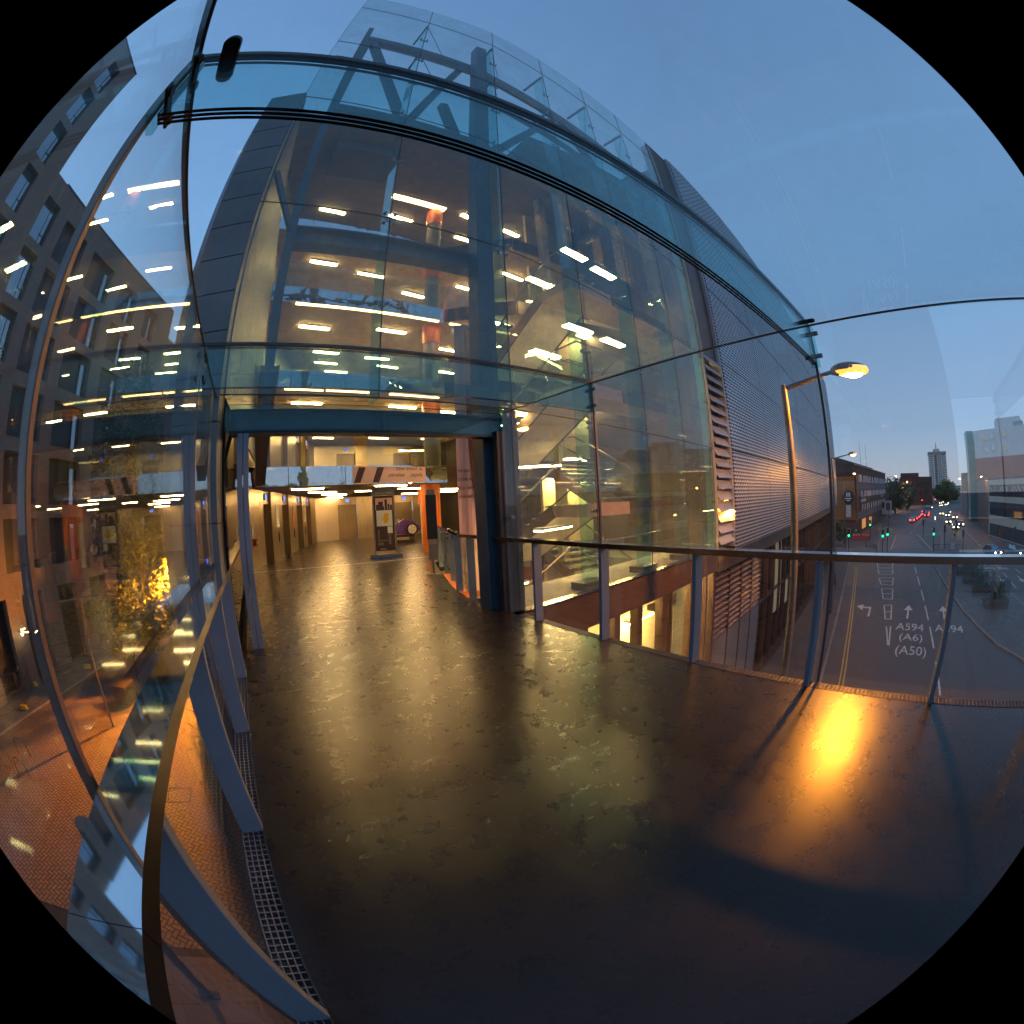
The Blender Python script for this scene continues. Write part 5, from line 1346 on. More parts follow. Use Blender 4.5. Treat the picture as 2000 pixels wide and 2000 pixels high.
# bin / planter box
t = thing('litter_bin', 'brown box shaped litter bin with a dark opening on the brick paving', 'litter bin', (-9.2, 21.6, G + .12))
mb = MB(); mb.prism([(-9.76, 20.98), (-8.85, 20.78), (-8.55, 22.0), (-9.45, 22.2)], G + .12, -6.2); mb.build('casing', 'wood_brown', t, bevel=.02)
mb = MB(); mb.prism([(-8.83, 20.86), (-8.80, 20.85), (-8.52, 21.93), (-8.55, 21.94)], G + .3, -6.3); mb.build('opening', 'black_plastic', t)
mb = MB(); mb.prism([(-8.79, 21.0), (-8.77, 21.0), (-8.62, 21.6), (-8.64, 21.6)], G + .45, -6.75); mb.build('poster', 'far_orange', t)
def hoop(p, q, label):
    t = thing('bike_stand', label, 'bike stand', (p[0], p[1], G + .12), 'steel bike stands')
    pts = []
    for k_ in range(13):
        f = k_ / 12; an = PI * f
        x = p[0] + (q[0] - p[0]) * (.5 - .5 * math.cos(an)); y = p[1] + (q[1] - p[1]) * (.5 - .5 * math.cos(an)); z = G + .12 + .5 + .32 * math.sin(an)
        pts.append((x, y, z))
    mb = MB(); mb.path([(p[0], p[1], G + .12)] + pts + [(q[0], q[1], G + .12)], .025); mb.build('hoop', 'fitting_steel', t, smooth=True)
hoop((-14.4, 14.97), (-13.4, 14.80), 'steel bike stand nearer the kerb at lower left'); hoop((-15.2, 13.96), (-14.3, 13.84), 'leftmost steel bike stand, nearly out of view'); hoop((-13.5, 13.3), (-12.6, 13.1), 'steel bike stand closest to the bridge at lower left')
t = thing('cycle_barrier', 'zigzag steel tube barrier below the left handrail posts', 'barrier', (-4.4, 17, G + .12))
mb = MB(); zb = G + .12
mb.path([(-4.17, 15.76, zb), (-4.86, 18.39, zb + .9), (-4.3, 18.0, zb + .9), (-4.17, 15.76, zb + .75), (-4.05, 17.4, zb), (-4.6, 17.1, zb + .85), (-4.0, 16.0, zb + .8)], .022); mb.build('tube_frame', 'terracotta', t)
t = thing('raking_prop', 'raking steel prop on a base plate under the left side of the bridge', 'steel prop', (-4.35, 4.5, G + .12))
mb = MB(); mb.tube((-4.35, 4.5, G + .16), (-2.2, 2.7, -.62), .09, n_=14); mb.build('tube', 'pole_metal', t, smooth=True)
mb = MB(); mb.box(-4.6, -4.1, 4.38, 4.62, G + .12, G + .16); mb.build('base_plate', 'dark_steel', t)
# ============================================================ RIGHT SIDE: TRAFFIC LIGHTS, PLANTERS, PEOPLE, CARS
def signal(x, y, ztop, label, lit=None, facing=True, board=False):
    base = G + .12
    t = thing('traffic_light', label, 'traffic light', (x, y, base), 'traffic lights at the junction')
    mb = MB(); mb.tube((x, y, base), (x, y, ztop), .065, n_=10); mb.build('pole', 'black_paint', t)
    hb = MB(); hb.box(x - .16, x + .10, y - .19, y + .19, ztop - 1.05, ztop + .02); hd = hb.build('signal_head', 'black_paint', t, bevel=.02)
    if board:
        mb = MB(); mb.bar((x - .165, y - .33, ztop - .5), (x - .165, y - .30, ztop - .5), .01, 1.25); mb.bar((x - .165, y + .30, ztop - .5), (x - .165, y + .33, ztop - .5), .01, 1.25)
        mb.box(x - .17, x - .16, y - .33, y + .33, ztop + .1, ztop + .13); mb.box(x - .17, x - .16, y - .33, y + .33, ztop - 1.14, ztop - 1.11); mb.build('backboard_border', 'text_white', hd)
    if lit:
        z = {'r': ztop - .15, 'a': ztop - .5, 'g': ztop - .87}[lit]
        mb = MB(); mb.ball((x - .17, y, z), .05, .14, .14); mb.build('lens', {'r': 'red_signal', 'a': 'amber_signal', 'g': 'green_signal'}[lit], hd)
    return t
sg = [(65.6, 11.3, -4.0, 'green traffic light in a white frame at far left of the junction', 'g', True), (66.8, 12.1, -3.9, 'tall dark signal pole just left of the white framed light', None, False), (65.3, 5.5, -4.0, 'green traffic light in a white frame left of the road', 'g', True), (66.5, 4.8, -3.9, 'green traffic light right beside the framed one at the left kerb', 'g', True),
      (67.3, -3.3, -3.9, 'green traffic light on the island kerb right of the lanes', 'g', False), (71.4, -5.6, -3.9, 'unlit signal head with a square sign on the island', None, False), (67.5, -8.7, -4.2, 'large unlit signal at the right end of the island', None, False), (87.0, -1.8, -4.1, 'unlit signal in the middle of the road beyond the crossing', None, False), (86.2, -9.4, -4.2, 'unlit signal just below the oncoming cars', None, False), (69.7, -19.5, -4.1, 'unlit signal on the right pavement before the cream office', None, False), (82.8, 9.7, -3.8, 'green traffic light right of the red barrier', 'g', False)]
for x, y, zt, lb, lit, bd in sg: signal(x, y, zt, lb, lit, board=bd)
for k_, (x, y, c, lb) in enumerate(((215, 10, 'g', 'left of three small distant green lights'), (218, 8, 'g', 'middle of three small distant green lights'), (221, 5.5, 'g', 'right of three small distant green lights'), (205, 3.8, 'r', 'large distant red light left of the queue'), (200, -3.6, 'r', 'distant red light right of the queue'), (210, -11, 'r', 'distant red light above the oncoming headlights'), (190, 11.5, 'r', 'distant red light beside the white mast'))):
    t = signal(x, y, -3.4, lb, c)
t = thing('safety_barrier', 'red and white plastic safety barrier on the left pavement corner', 'barrier', (83, 11.7, G))
for k_ in range(2):
    mb = MB(); y0 = 13.6 - 2.0 * k_; mb.box(83, 83.3, y0 - 1.95, y0, G + .1, G + 1.15); pn = mb.build('panel', 'red_plastic', t, bevel=.04)
    for q in range(3): mb = MB(); mb.box(82.97, 82.99, y0 - 1.6 + q * .55, y0 - 1.3 + q * .55, G + .85, G + 1.0); mb.build('reflector', 'text_white', pn)
def guardrail(pts, label):
    t = thing('guard_railing', label, 'railing', (*pts[0], G + .12), 'pedestrian guard railings')
    mb = MB()
    for p, q in zip(pts[:-1], pts[1:]):
        mb.tube((*p, G + 1.1), (*q, G + 1.1), .03, n_=6); mb.tube((*p, G + .3), (*q, G + .3), .025, n_=6)
        L__ = (Vector(q) - Vector(p)).length; n_ = int(L__ / .14)
        for k_ in range(n_):
            v = Vector(p).lerp(Vector(q), k_ / n_); mb.tube((v.x, v.y, G + .3), (v.x, v.y, G + 1.1), .008, n_=4, caps=False)
    mb.build('rails', 'dark_steel', t)
    for p in pts:
        mb = MB(); mb.tube((*p, G + .1), (*p, G + 1.12), .035); mb.build('post', 'dark_steel', t)
guardrail([(72, 9.3), (69, 7.4), (66.5, 6.6)], 'dark pedestrian railing at the left corner of the junction'); guardrail([(68, -3.4), (68, -6.4), (68, -9.4)], 'dark pedestrian railing across the end of the island')
mb = MB(); mb.box(67.8, 67.85, -7.2, -6.4, G + .5, G + 1.3); tag(mb.build('small_sign', 'stripe_white'), 'small blank white sign on the island railing', 'sign')
def planter(x0, x1, y0, y1, h, label):
    z = G + .12
    t = thing('planter', label, 'planter', ((x0 + x1) / 2, (y0 + y1) / 2, z), 'caged planters on the island')
    mb = MB(); mb.box(x0, x1, y0, y1, z, z + .32); mb.box(x0 - .08, x1 + .08, y0 - .08, y1 + .08, z + .32, z + .62); mb.build('box', 'wood_brown', t, bevel=.03)
    mb = MB(); mb.box(x0 + .05, x1 - .05, y0 + .05, y1 - .05, z + .6, z + .66); mb.build('soil', 'soil', t)
    mb = MB(); zt = z + h
    cs = [(x0, y0), (x1, y0), (x1, y1), (x0, y1)]
    for p, q in zip(cs, cs[1:] + cs[:1]):
        mb.tube((*p, zt), (*q, zt), .02, n_=6); mb.tube((*p, z + .62), (*p, zt), .02, n_=6)
        n_ = int((Vector(q) - Vector(p)).length / .16)
        for k_ in range(1, n_):
            v = Vector(p).lerp(Vector(q), k_ / n_); mb.tube((v.x, v.y, z + .62), (v.x, v.y, zt), .009, n_=4, caps=False)
    mb.build('cage', 'dark_steel', t)
    mb = MB(); leafy(mb, ((x0 + x1) / 2, (y0 + y1) / 2, z + .62 + h * .33), (x1 - x0) * .4, (y1 - y0) * .42, h * .33, 900, .09, 14)
    mb.build('shrub', 'leaf_dark', t)
planter(36, 37.6, -10.0, -7.5, 2.0, 'nearest caged planter box with a shrub on the island'); planter(40.5, 42.0, -9.2, -6.9, 1.9, 'second caged planter box from the bridge'); planter(45.2, 46.6, -8.6, -6.3, 1.9, 'third caged planter box from the bridge'); planter(49.7, 51.1, -8.3, -5.9, 1.9, 'farthest caged planter box on the island')
# people on the pavement
def person(x, y, head, h, label, coat, legs, bag=False, rz=0, stride=.22):
    z = G + .12
    t = thing('person', label, 'person', (x, y, z), 'people walking on the pavement')
    me = bpy.data.meshes.new('body')
    s = h / 1.7
    J = [(0, 0, .92), (0, 0, 1.12), (0, 0, 1.38), (0, 0, 1.48), (0, 0, 1.60), (.17, 0, 1.38), (.21, -.08, 1.12), (.2, .08, .88), (-.17, 0, 1.38), (-.21, .1, 1.12), (-.2, .0, .88),
         (.09, 0, .88), (.10, -stride * .5, .48), (.10, -stride, .08), (.10, -stride + .12, .04), (-.09, 0, .88), (-.10, stride * .7, .48), (-.10, stride, .08), (-.10, stride + .12, .04)]
    E_ = [(0, 1), (1, 2), (2, 3), (3, 4), (2, 5), (5, 6), (6, 7), (2, 8), (8, 9), (9, 10), (0, 11), (11, 12), (12, 13), (13, 14), (0, 15), (15, 16), (16, 17), (17, 18)]
    rad = [.15, .14, .16, .055, .10, .07, .05, .035, .07, .05, .035, .10, .065, .045, .04, .10, .065, .045, .04]
    me.from_pydata([(a_ * s, b_ * s, c * s) for a_, b_, c in J], E_, [])
    o = bpy.data.objects.new('body', me); col.objects.link(o)
    sk = o.modifiers.new('skin', 'SKIN'); sb = o.modifiers.new('sub', 'SUBSURF'); sb.levels = 1; sb.render_levels = 1
    for v, r_ in zip(me.skin_vertices[0].data, rad): v.radius = (r_ * s, r_ * s)
    me.skin_vertices[0].data[0].use_root = True
    dg = bpy.context.evaluated_depsgraph_get(); dg.update()
    m2 = bpy.data.meshes.new_from_object(o.evaluated_get(dg)); bpy.data.objects.remove(o)
    m2.materials.clear(); m2.materials.append(M[coat]); m2.materials.append(M[legs]); m2.materials.append(M['skin'])
    for p in m2.polygons:
        zc = p.center.z / s
        p.material_index = 1 if zc < .88 else (2 if zc > 1.5 else 0); p.use_smooth = True
    o = bpy.data.objects.new('body', m2); col.objects.link(o); o.parent = t
    mb = MB(); mb.ball((x, y + .01, z + 1.64 * s), .10 * s, .115 * s, .10 * s, 10, 8, z0=-.35); hr = mb.build('hair', 'cloth_dark', t, smooth=True)
    if bag:
        mb = MB(); mb.box(x + .22, x + .30, y - .14, y + .14, z + .45, z + .80); mb.tube((x + .26, y - .08, z + .8), (x + .26, y + .08, z + .8), .01); b2 = mb.build('carrier_bag', 'cloth_blue'); tag(b2, 'pale blue carrier bag held by the person in dark clothes', 'bag')
    t.rotation_euler = (0, 0, rz)
    return t
person(40.7, 8.4, None, 1.65, 'person in dark clothes with a carrier bag walking on the pavement', 'cloth_dark', 'cloth_dark', True)
person(46.5, 9.9, None, 1.75, 'farther person in dark trousers walking just below the handrail line', 'cloth_dark', 'cloth_blue')
# cars
def make_car(label, paint, heads):
    t = thing('car', label, 'car', (0, 0, 0), 'cars on the road')
    # local: forward = -x when oncoming (head lights face -x)
    prof = [(-2.1, .30), (-2.15, .62), (-1.95, .82), (-1.1, .95), (-.45, 1.42), (1.05, 1.44), (1.75, 1.02), (2.08, .95), (2.12, .35)]
    mb = MB(); n_ = len(prof)
    for s_, k_ in ((-.86, 1), (.86, 1)):
        for p in prof: mb.v.append((p[0], s_ * (.80 if p[1] > 1.2 else 1), p[1]))
    mb.f.append(tuple(range(n_))); mb.mi.append(0); mb.f.append(tuple(range(n_, 2 * n_))[::-1]); mb.mi.append(0)
    for q in range(n_): mb.f.append((q, q + n_, (q + 1) % n_ + n_, (q + 1) % n_)); mb.mi.append(0)
    mb.build('body', paint, t, bevel=.05)
    mb = MB(); mb.hexa([(-1.08, -.70, .99), (-1.08, .70, .99), (-1.02, .70, .98), (-1.02, -.70, .98)], [(-.52, -.60, 1.38), (-.52, .60, 1.38), (-.46, .6, 1.36), (-.46, -.6, 1.36)]); 
    mb.hexa([(1.10, -.60, 1.38), (1.10, .60, 1.38), (1.14, .60, 1.38), (1.14, -.60, 1.38)], [(1.70, -.70, 1.08), (1.70, .70, 1.08), (1.75, .7, 1.08), (1.75, -.7, 1.08)])
    for s_ in (-1, 1): mb.hexa([(-.95, s_ * .835, .98), (1.5, s_ * .835, 1.0), (1.5, s_ * .875, 1.0), (-.95, s_ * .875, .98)], [(-.45, s_ * .70, 1.36), (1.0, s_ * .70, 1.37), (1.0, s_ * .74, 1.37), (-.45, s_ * .74, 1.36)])
    mb.build('windows', 'window_dark', t)
    for x in (-1.3, 1.3):
        for s_ in (-1, 1):
            mb = MB(); mb.tube((x, s_ * .70, .32), (x, s_ * .88, .32), .32, n_=18); wh = mb.build('wheel', 'tyre', t)
            mb = MB(); mb.tube((x, s_ * .87, .32), (x, s_ * .895, .32), .19, n_=12); mb.build('rim', 'car_silver', wh)
    for s_ in (-1, 1):
        mb = MB(); mb.ball((-2.10, s_ * .62, .68), .05, .15, .10); mb.build('headlight', 'head_light' if heads else 'stripe_white', t, smooth=True)
        mb = MB(); mb.ball((2.09, s_ * .66, .78), .04, .14, .13); mb.build('tail_light', 'tail_light', t, smooth=True)
    return t
p1 = make_car('white car at the end of the queue heading away with red tail lights', 'car_white', True)
p1.location = (127, 1.1, G); p1.rotation_euler = (0, 0, PI)
p2 = make_car('dark car', 'car_dark', True)
away = [(133, .2, 'second car of the queue, red tail lights glowing'), (140, -.5, 'third car of the queue in the left lane'), (147, -1.2, 'fourth car of the queue in the left lane'), (154, -1.9, 'fifth car of the queue in the left lane'), (148, -4.2, 'last car in the right lane of the queue'), (155, -4.6, 'second car in the right lane of the queue'), (164, -5.0, 'third car in the right lane of the queue'), (172, -3.6, 'front car of the queue at the red light')]
p2.location = (away[0][0], away[0][1], G); p2.rotation_euler = (0, 0, PI); p2['label'] = away[0][2]
for x, y, lb in away[1:]: dup(p2, (x, y, G), PI + .05, lb)
onc = [(121, -10.6, 'oncoming car in the near left lane with bright headlights'), (104.4, -11.2, 'nearest oncoming car with bright headlights'), (112.6, -13.6, 'oncoming car at the kerb side beside the nearest one'), (138, -14.5, 'oncoming car behind the kerb side one'), (149, -12.6, 'oncoming car in the middle of the group'), (166, -14.6, 'small oncoming car further up the road'), (158, -10.9, 'small oncoming car in the left lane'), (230, -15.5, 'far oncoming car, left of the distant cluster'), (238, -19.5, 'far oncoming car in the middle of the distant cluster'), (262, -17.5, 'far oncoming car at the back of the cluster'), (258, -23, 'far oncoming car at the right of the cluster'), (280, -20, 'farthest oncoming car before the hill')]
for x, y, lb in onc: dup(p2, (x, y, G), -.05, lb)
p3 = make_car('grey blue car seen over the handrail, left of the pair', 'car_blue', True); p3.location = (64.7, -13.8, G); p3.rotation_euler = (0, 0, .35)
dup(p3, (64.4, -18.4, G), .4, 'grey blue car seen over the handrail, right of the pair')
p4 = make_car('silver car waiting on the far side street of the junction', 'car_silver', True); p4.location = (205, -7.0, G); p4.rotation_euler = (0, 0, 1.3)
# lit bollards
def bollard(x, y, label):
    t = thing('lit_bollard', label, 'bollard', (x, y, G), 'lit traffic bollards')
    mb = MB(); mb.box(x - .12, x + .12, y - .2, y + .2, G, G + .35); mb.build('base', 'black_paint', t)
    mb = MB(); mb.box(x - .1, x + .1, y - .17, y + .17, G + .35, G + 1.25); mb.build('lantern', 'bollard_white', t, bevel=.03)
bollard(131, -6.8, 'small lit white bollard in the centre of the far road'); 
# ============================================================ FAR BUILDINGS
def bldg(name, label, pts, z1, m, z0=G):
    t = thing(name, label, 'building', (sum(p[0] for p in pts) / len(pts), sum(p[1] for p in pts) / len(pts), z0))
    mb = MB(); mb.prism(pts, z0, z1); mb.build('walls', m, t)
    mb = MB(); mb.prism(pts, z1, z1 + .35); mb.build('roof', 'far_dark', t)
    return t
def onface(t, a_, b_, f0, f1, z0, z1, m, name, out=.08, th=.12):
    a_ = Vector(a_); b_ = Vector(b_); d = (b_ - a_); L__ = d.length; d.normalize(); nn = Vector((d.y, -d.x))
    mb = MB(); mb.obox(a_, d, nn, L__ * f0, L__ * f1, out - th, out, z0, z1); return mb.build(name, m, t)
# banded brown building
A_, B_ = (89.5, 13.8), (156, 11.7)
hb_ = bldg('banded_office', 'brown office building with white slanted stripes and grey bands, left of the road', [A_, B_, (158, 40), (96, 44)], 6.3, 'far_brown')
for z0, z1 in ((3.35, 5.0 - .35), (-.6 + .8, 1.5)): onface(hb_, A_, B_, .02, .96, z0, z1, 'far_grey' if z0 < 3 else 'far_brown', 'band')
onface(hb_, A_, B_, .02, .96, 1.55, 2.95, 'far_grey', 'band'); onface(hb_, A_, B_, .0, .97, -4.3, -2.9, 'far_grey', 'band')
onface(hb_, A_, B_, .03, .96, 3.0, 4.7, 'far_dark', 'window_band'); onface(hb_, A_, B_, .10, .96, -.4, 1.5, 'far_dark', 'window_band'); onface(hb_, A_, B_, .10, .96, -2.85, -1.4, 'far_dark', 'window_band')
d_ = (Vector(B_) - Vector(A_)); LL = d_.length; d_.normalize(); nn_ = Vector((d_.y, -d_.x))
for (z0, z1, n_, f0) in ((3.1, 4.6, 26, .06), (.1, 1.4, 26, .11), (-2.8, -1.5, 14, .12)):
    mb = MB()
    for q in range(n_):
        s_ = LL * (f0 + (.95 - f0) * q / n_) + random.uniform(-.3, .3); sl = random.choice((-.8, .5, .9)); w_ = .8
        def FP(a_, z_): return (A_[0] + d_.x * a_ + nn_.x * .12, A_[1] + d_.y * a_ + nn_.y * .12, z_)
        p = [FP(s_, z0), FP(s_ + w_, z0), FP(s_ + w_ + sl, z1), FP(s_ + sl, z1)]
        r_ = [(v[0] + nn_.x * .05, v[1] + nn_.y * .05, v[2]) for v in p]
        mb = MB(); mb.hexa(p, r_); mb.build('slanted_fin', 'fin_white', hb_)
onface(hb_, A_, B_, .0, .012, -4.2, 4.4, 'far_orange', 'orange_bay', .4)
onface(hb_, A_, B_, .11, .22, -1.0, .3, 'stripe_white', 'banner'); onface(hb_, A_, B_, .72, .85, -.6, .9, 'stripe_white', 'banner')
onface(hb_, (90.1, 18.6), (89.45, 13.85), .0, 1.0, -4.2, 4.2, 'far_orange', 'orange_bay')
onface(hb_, A_, B_, .12, .2, -6.6, -4.6, 'warm_window', 'lit_shop', .15); onface(hb_, A_, B_, .3, .36, -6.4, -4.9, 'warm_window', 'lit_shop', .15)
mb = MB(); mb.prism([(94, 18), (150, 16), (150, 34), (98, 38)], 6.6, 8.2); mb.build('roof_storey', 'far_brown', hb_)
mb = MB(); mb.bar((89.5, 13.6, 6.5), (156, 11.5, 6.5), .2, .15); mb.build('parapet_line', 'stripe_white', hb_)
t = thing('round_sign', 'round black sign with white emblem on the orange corner bay', 'sign', (88.6, 14.8, 1))
mb = MB(); mb.tube((88.75, 15.3, 0.2), (88.55, 15.3, 0.2), 1.35, n_=32); mb.build('disc', 'black_plastic', t)
mb = MB()
for y0, y1, z0, z1 in ((15.55, 15.75, .3, 1.1), (15.2, 15.4, .3, 1.1), (14.85, 15.05, .3, 1.1), (14.6, 16.0, -.15, .05), (14.9, 15.7, -.5, -.35)): mb.box(88.5, 88.54, y0, y1, z0, z1)
mb.build('emblem', 'text_white', t)
mb = MB(); mb.box(88.5, 88.6, 14.75, 15.85, -3.6, -1.3); tag(mb.build('vertical_banner', 'stripe_white'), 'vertical white poster below the round sign', 'banner')
t = thing('billboard', 'pale billboard standing at the end of the banded office', 'billboard', (150, 9.5, G))
mb = MB(); mb.box(140, 140.3, 8.6, 13.4, -5.9, -1.9); mb.build('panel', 'stripe_white', t); mb = MB(); mb.box(139.9, 139.98, 9.2, 10.6, -4.6, -2.6); mb.box(139.9, 139.98, 11.2, 12.6, -4.0, -2.3); mb.build('print', 'far_dark', t)
for y_ in (9.5, 12.5): mb = MB(); mb.tube((140.15, y_, G), (140.15, y_, -5.9), .12); mb.build('post', 'dark_steel', t)
mb = MB(); mb.box(119, 119.2, 13.0, 14.4, G + .1, -4.2); tag(mb.build('totem_sign', 'far_orange'), 'orange totem sign in front of the banded office', 'sign')
# mid brown offices
t = bldg('brown_offices', 'dark brown office block in the distance left of the tower', [(250, 9.2), (262, -12), (300, -12), (300, 12)], 7.0, 'far_brick')
mb = MB(); mb.prism([(252, 9), (256, -3), (280, -3), (280, 9)], 7.3, 9.4); mb.build('upper_storey', 'far_brick', t)
for q in range(7):
    for k_ in range(3): mb = MB(); mb.box(249.6 + q * 1.5, 249.9 + q * 1.5, 7.6 - q * 2.7, 9.0 - q * 2.7, -4.5 + k_ * 3.6, -2.3 + k_ * 3.6); mb.build('window', 'far_dark', t)
# tower block
t = thing('tower_block', 'tall white residential tower on the horizon with a dark flank', 'building', (598, -38, G))
tw = [(597, -24.5), (598, -46), (622, -46), (620, -24.5)]
mb = MB(); mb.prism(tw, G, 41); mb.build('walls', 'far_white', t)
mb = MB(); mb.prism([(596, -24), (597, -53), (623, -53), (621, -24)], 41, 44.5); mb.build('crown', 'far_mid_grey', t)
mb = MB(); mb.prism([(600, -46.05), (600, -52.5), (620, -52.5), (620, -46.05)], G, 41); mb.build('side_wing', 'far_mid_grey', t)
mb = MB(); mb.prism([(600, -33), (600, -43), (612, -43), (612, -33)], 44.6, 48); mb.build('plant_room', 'far_cream', t)
mb = MB(); mb.tube((605, -38, 48), (605, -38, 56), .8, .3); mb.build('mast', 'dark_steel', t)
for q in range(17):
    z = -4 + q * 2.65
    for y in (-27, -29.5, -40, -43): mb = MB(); mb.box(596.6, 597.9, y - .6, y + .6, z, z + 1.1); mb.build('window', 'far_dark', t)
    mb = MB(); mb.box(596.4, 597.9, -37.2, -33.2, z, z + 1.3); mb.build('stair_window', 'far_dark', t)
mb = MB()
for q in range(17): mb.box(598, 599.9, -52.7, -46.3, -4 + q * 2.65, -2.8 + q * 2.65)
mb.build('balconies', 'window_dark', t)
# right hand side
t = bldg('cream_office', 'low cream office with long window bands at the right edge', [(91, -18.2), (73.2, -22.8), (60, -26), (60, -50), (95, -50)], 2.6, 'far_cream')
a_, b_ = (60, -26.2), (91, -18.2)
a2 = (73.2 - 13.2, -22.8 - 3.4)
a_ = a2; b_ = (91.0, -18.2)
for z0, z1 in ((-.2, 1.75), (-3.5 , -1.2)):
    onface(t, a_, b_, .0, .985, z0, z1, 'window_dark', 'window_band')
    mb = MB(); d_ = (Vector(b_) - Vector(a_)); L__ = d_.length; d_.normalize(); nn_ = Vector((d_.y, -d_.x))
    for q in range(38): mb.obox(a_, d_, nn_, q * L__ / 38, q * L__ / 38 + .12, .08, .16, z0, z1)
    mb.build('mullions', 'stripe_white', t)
onface(t, a_, b_, .66, .72, -3.4, -1.3, 'warm_window', 'lit_window', .12); onface(t, a_, b_, .56, .62, -3.4, -1.3, 'warm_window', 'lit_window', .12); onface(t, a_, b_, .40, .44, -3.4, -1.4, 'warm_window', 'lit_window', .12)
onface(t, a_, b_, .0, .98, G + .3, -5.0, 'far_dark', 'shopfront', .06)
for q in range(9): onface(t, a_, b_, .02 + q * .115, .035 + q * .115, G + .1, -5.0, 'far_cream', 'column', .3, .3)
onface(t, a_, b_, .30, .50, -1.1, -.3, 'stripe_white', 'sign_board', .14); onface(t, a_, b_, .36, .52, -4.9, -3.7, 'stripe_white', 'sign_board', .16)
t = bldg('dark_shop_block', 'dark shop building beside the teal tower with lit ground floor', [(91.2, -18.2), (123, -20.6), (123, -36), (96, -40)], 2.5, 'far_dark')
onface(t, (92, -18.26), (123, -20.6), .1, .5, G + .3, -4.2, 'wood_brown', 'timber_front', .2); onface(t, (92, -18.26), (123, -20.6), .12, .2, G + .6, -4.8, 'pale_window', 'lit_window', .25)
onface(t, (92, -18.26), (123, -20.6), .9, 1.0, -5.5, -1.2, 'red_plastic', 'red_strip', .2)
t = thing('brick_parapet_block', 'plain red brick upper block above the cream office', 'building', (118, -30, 2.6))
mb = MB(); mb.prism([(123.3, -20.7), (111.5, -35.2), (108, -40), (140, -60), (150, -25)], 2.6, 8.3); mb.build('walls', 'far_red', t)
t = thing('white_flats', 'white rendered flats with small square windows above the red brick block', 'building', (125, -32, 8.3))
P_ = [(124.5, -21.0), (119.8, -28.2), (119.0, -27.7), (115.2, -35.5), (112.5, -42), (140, -60), (150, -25)]
mb = MB(); mb.prism(P_, 8.4, 15.2); mb.prism([(119.5, -28.4), (116, -36.2), (126, -40), (129, -30)], 15.2, 17.4); mb.build('walls', 'far_white', t)
mb = MB(); mb.prism([(116.6, -33.8), (115.0, -36.8), (117, -37.6), (118.5, -34.6)], 8.4, 16.2); mb.build('stair_tower', 'far_mid_grey', t)
for (y, z, m_) in ((-24.2, 12.6, 'pale_window'), (-24.6, 9.8, 'window_dark'), (-26.4, 12.8, 'window_dark'), (-26.7, 10.0, 'window_dark'), (-30.3, 12.9, 'pale_window'), (-30.3, 9.7, 'pale_window')):
    x = (124.5 + (y + 21.0) * (4.7 / 7.2)) if y > -28 else 119.0 + (y + 27.7) * (3.8 / 7.8)
    mb = MB(); mb.box(x - .35, x - .05, y - .55, y + .55, z, z + 1.15); mb.build('window', m_, t)
t = thing('teal_tower', 'narrow teal glazed stair tower at the left edge of the white flats', 'building', (132, -20.5, G))
mb = MB(); mb.prism([(128, -19.0), (128.5, -21.6), (134, -22), (134, -19.2)], G, 15.7); mb.build('shaft', 'far_teal', t)
for q in range(8): mb = MB(); mb.box(127.85, 128.0, -21.3, -19.3, -6.5 + q * 2.75, -6.3 + q * 2.75); mb.build('transom', 'far_grey', t)
t = bldg('slab_block', 'small dark block behind the teal tower', [(190, -25), (190, -29), (200, -29), (200, -25)], 6.4, 'far_dark')
t = bldg('pale_house', 'pale grey building at street level left of the teal tower', [(140, -19.5), (140, -23.2), (165, -24), (165, -20)], -.5, 'far_grey')
mb = MB(); mb.box(139.9, 139.98, -22.6, -21.4, -5, -2.6); mb.build('window', 'window_dark', t)
for k_, (x, y, w_, h, lb) in enumerate(((420, -30, 18, -2, 'long low pale warehouse roof in the distance'), (520, -58, 30, 0, 'distant low buildings below the horizon right of the tower'), (700, -75, 40, 1.0, 'farthest pale rooftops on the horizon'), (460, -52, 14, -1, 'small distant building beside the right road edge'))):
    bldg('distant_building', lb, [(x, y), (x, y - w_), (x + 30, y - w_), (x + 30, y)], h, 'far_white')
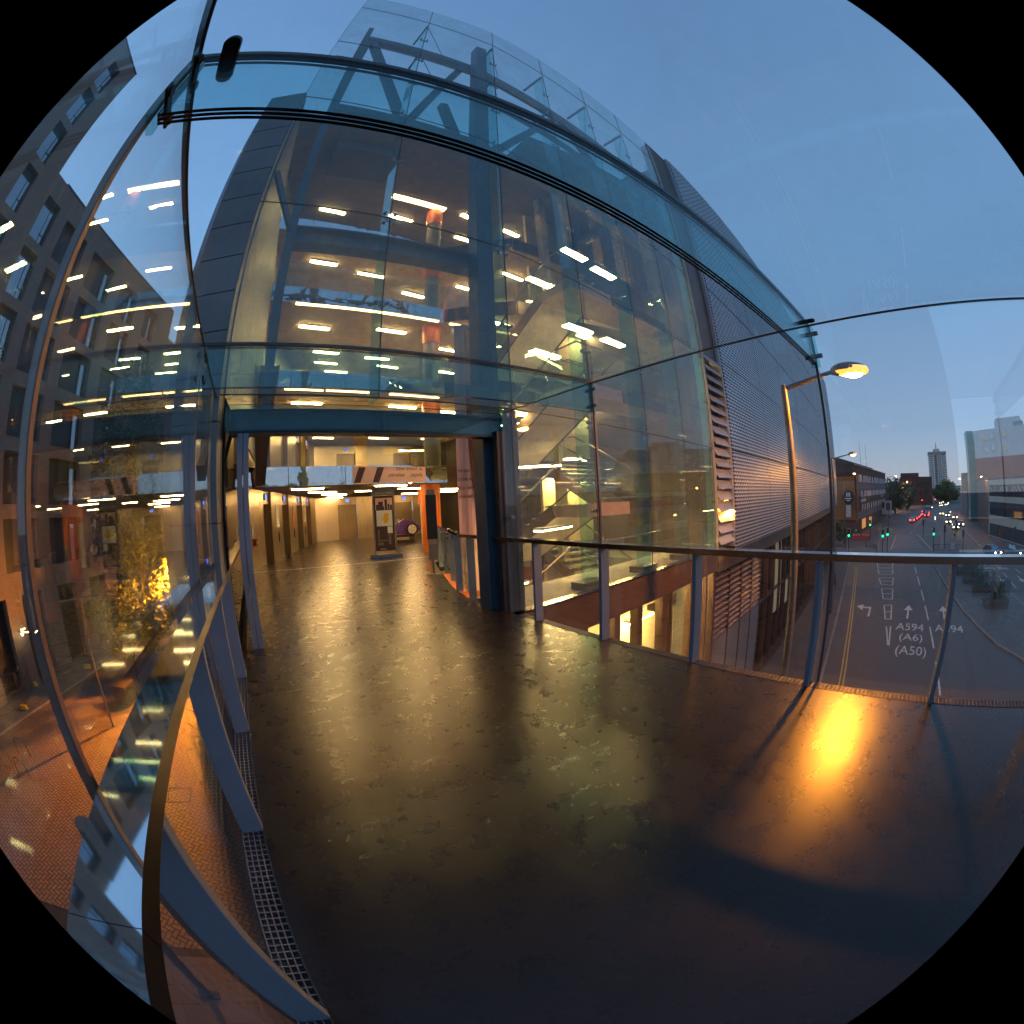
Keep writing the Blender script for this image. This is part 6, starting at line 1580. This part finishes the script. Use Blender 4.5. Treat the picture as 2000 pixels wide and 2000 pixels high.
# wooded skyline hills
mb = MB()
pts = []
for q in range(40):
    f = q / 39; pts.append((1500 + 300 * math.sin(f * 5), 900 - 2300 * f))
for p, q in zip(pts[:-1], pts[1:]): mb.hexa([(p[0], p[1], G), (q[0], q[1], G), (q[0] + 400, q[1], G), (p[0] + 400, p[1], G)], [(p[0] + 100, p[1], 6 + 5 * math.sin(p[1] * .01)), (q[0] + 100, q[1], 6 + 5 * math.sin(q[1] * .01)), (q[0] + 300, q[1], 6), (p[0] + 300, p[1], 6)])
o = mb.build('hills', 'leaf_avenue'); struct(o)
tree('avenue_tree', 'broad green round tree below the white tower', 'tree', (300, -24, G), 12, 6.0, 9, 10.5, 5.5, 5200, .9, 'leaf_avenue', 40, .5, 'trees along the far road')
tree('avenue_tree', 'dark tree directly behind the banded office', 'tree', (170, 9, G), 12, 6.6, 6, 4.6, 5.0, 4200, .6, 'leaf_dark', 34, .4, 'trees along the far road')
tree('avenue_tree', 'dark tree beside the brown offices', 'tree', (200, 4.2, G), 12, 6.4, 7, 4.6, 5.0, 4200, .6, 'leaf_dark', 34, .4, 'trees along the far road')
tree('avenue_tree', 'small dark tree low at the left kerb under the block end', 'tree', (74, 15.5, G), 4, 2.4, 1.6, 1.6, 1.6, 1600, .25, 'leaf_dark', 18, .2, 'trees along the far road')
t = thing('white_mast', 'tall slender white mast beside the dark trees', 'mast', (175, 9.6, G)); mb = MB(); mb.tube((175, 9.6, G), (175, 9.6, 4.2), .28, .2); mb.build('mast_tube', 'text_white', t)
for k_, y in enumerate((19.0, 17.0)):
    o = MB().tube((140, y, 8.2), (140, y, 16.0 - k_), .06, .04, n_=6).build('roof_aerial', 'dark_steel'); tag(o, ('left', 'right')[k_] + ' thin roof aerial above the banded office', 'aerial', 'roof aerials')
t = thing('yellow_bollard', 'small yellow traffic bollard below the nearest oncoming car', 'bollard', (92, -9.6, G))
mb = MB(); mb.box(91.88, 92.12, -9.8, -9.4, G, G + .3); mb.build('base', 'black_paint', t)
mb = MB(); mb.box(91.9, 92.1, -9.75, -9.45, G + .3, G + 1.1); mb.build('body', 'yellow_plastic', t, bevel=.03)
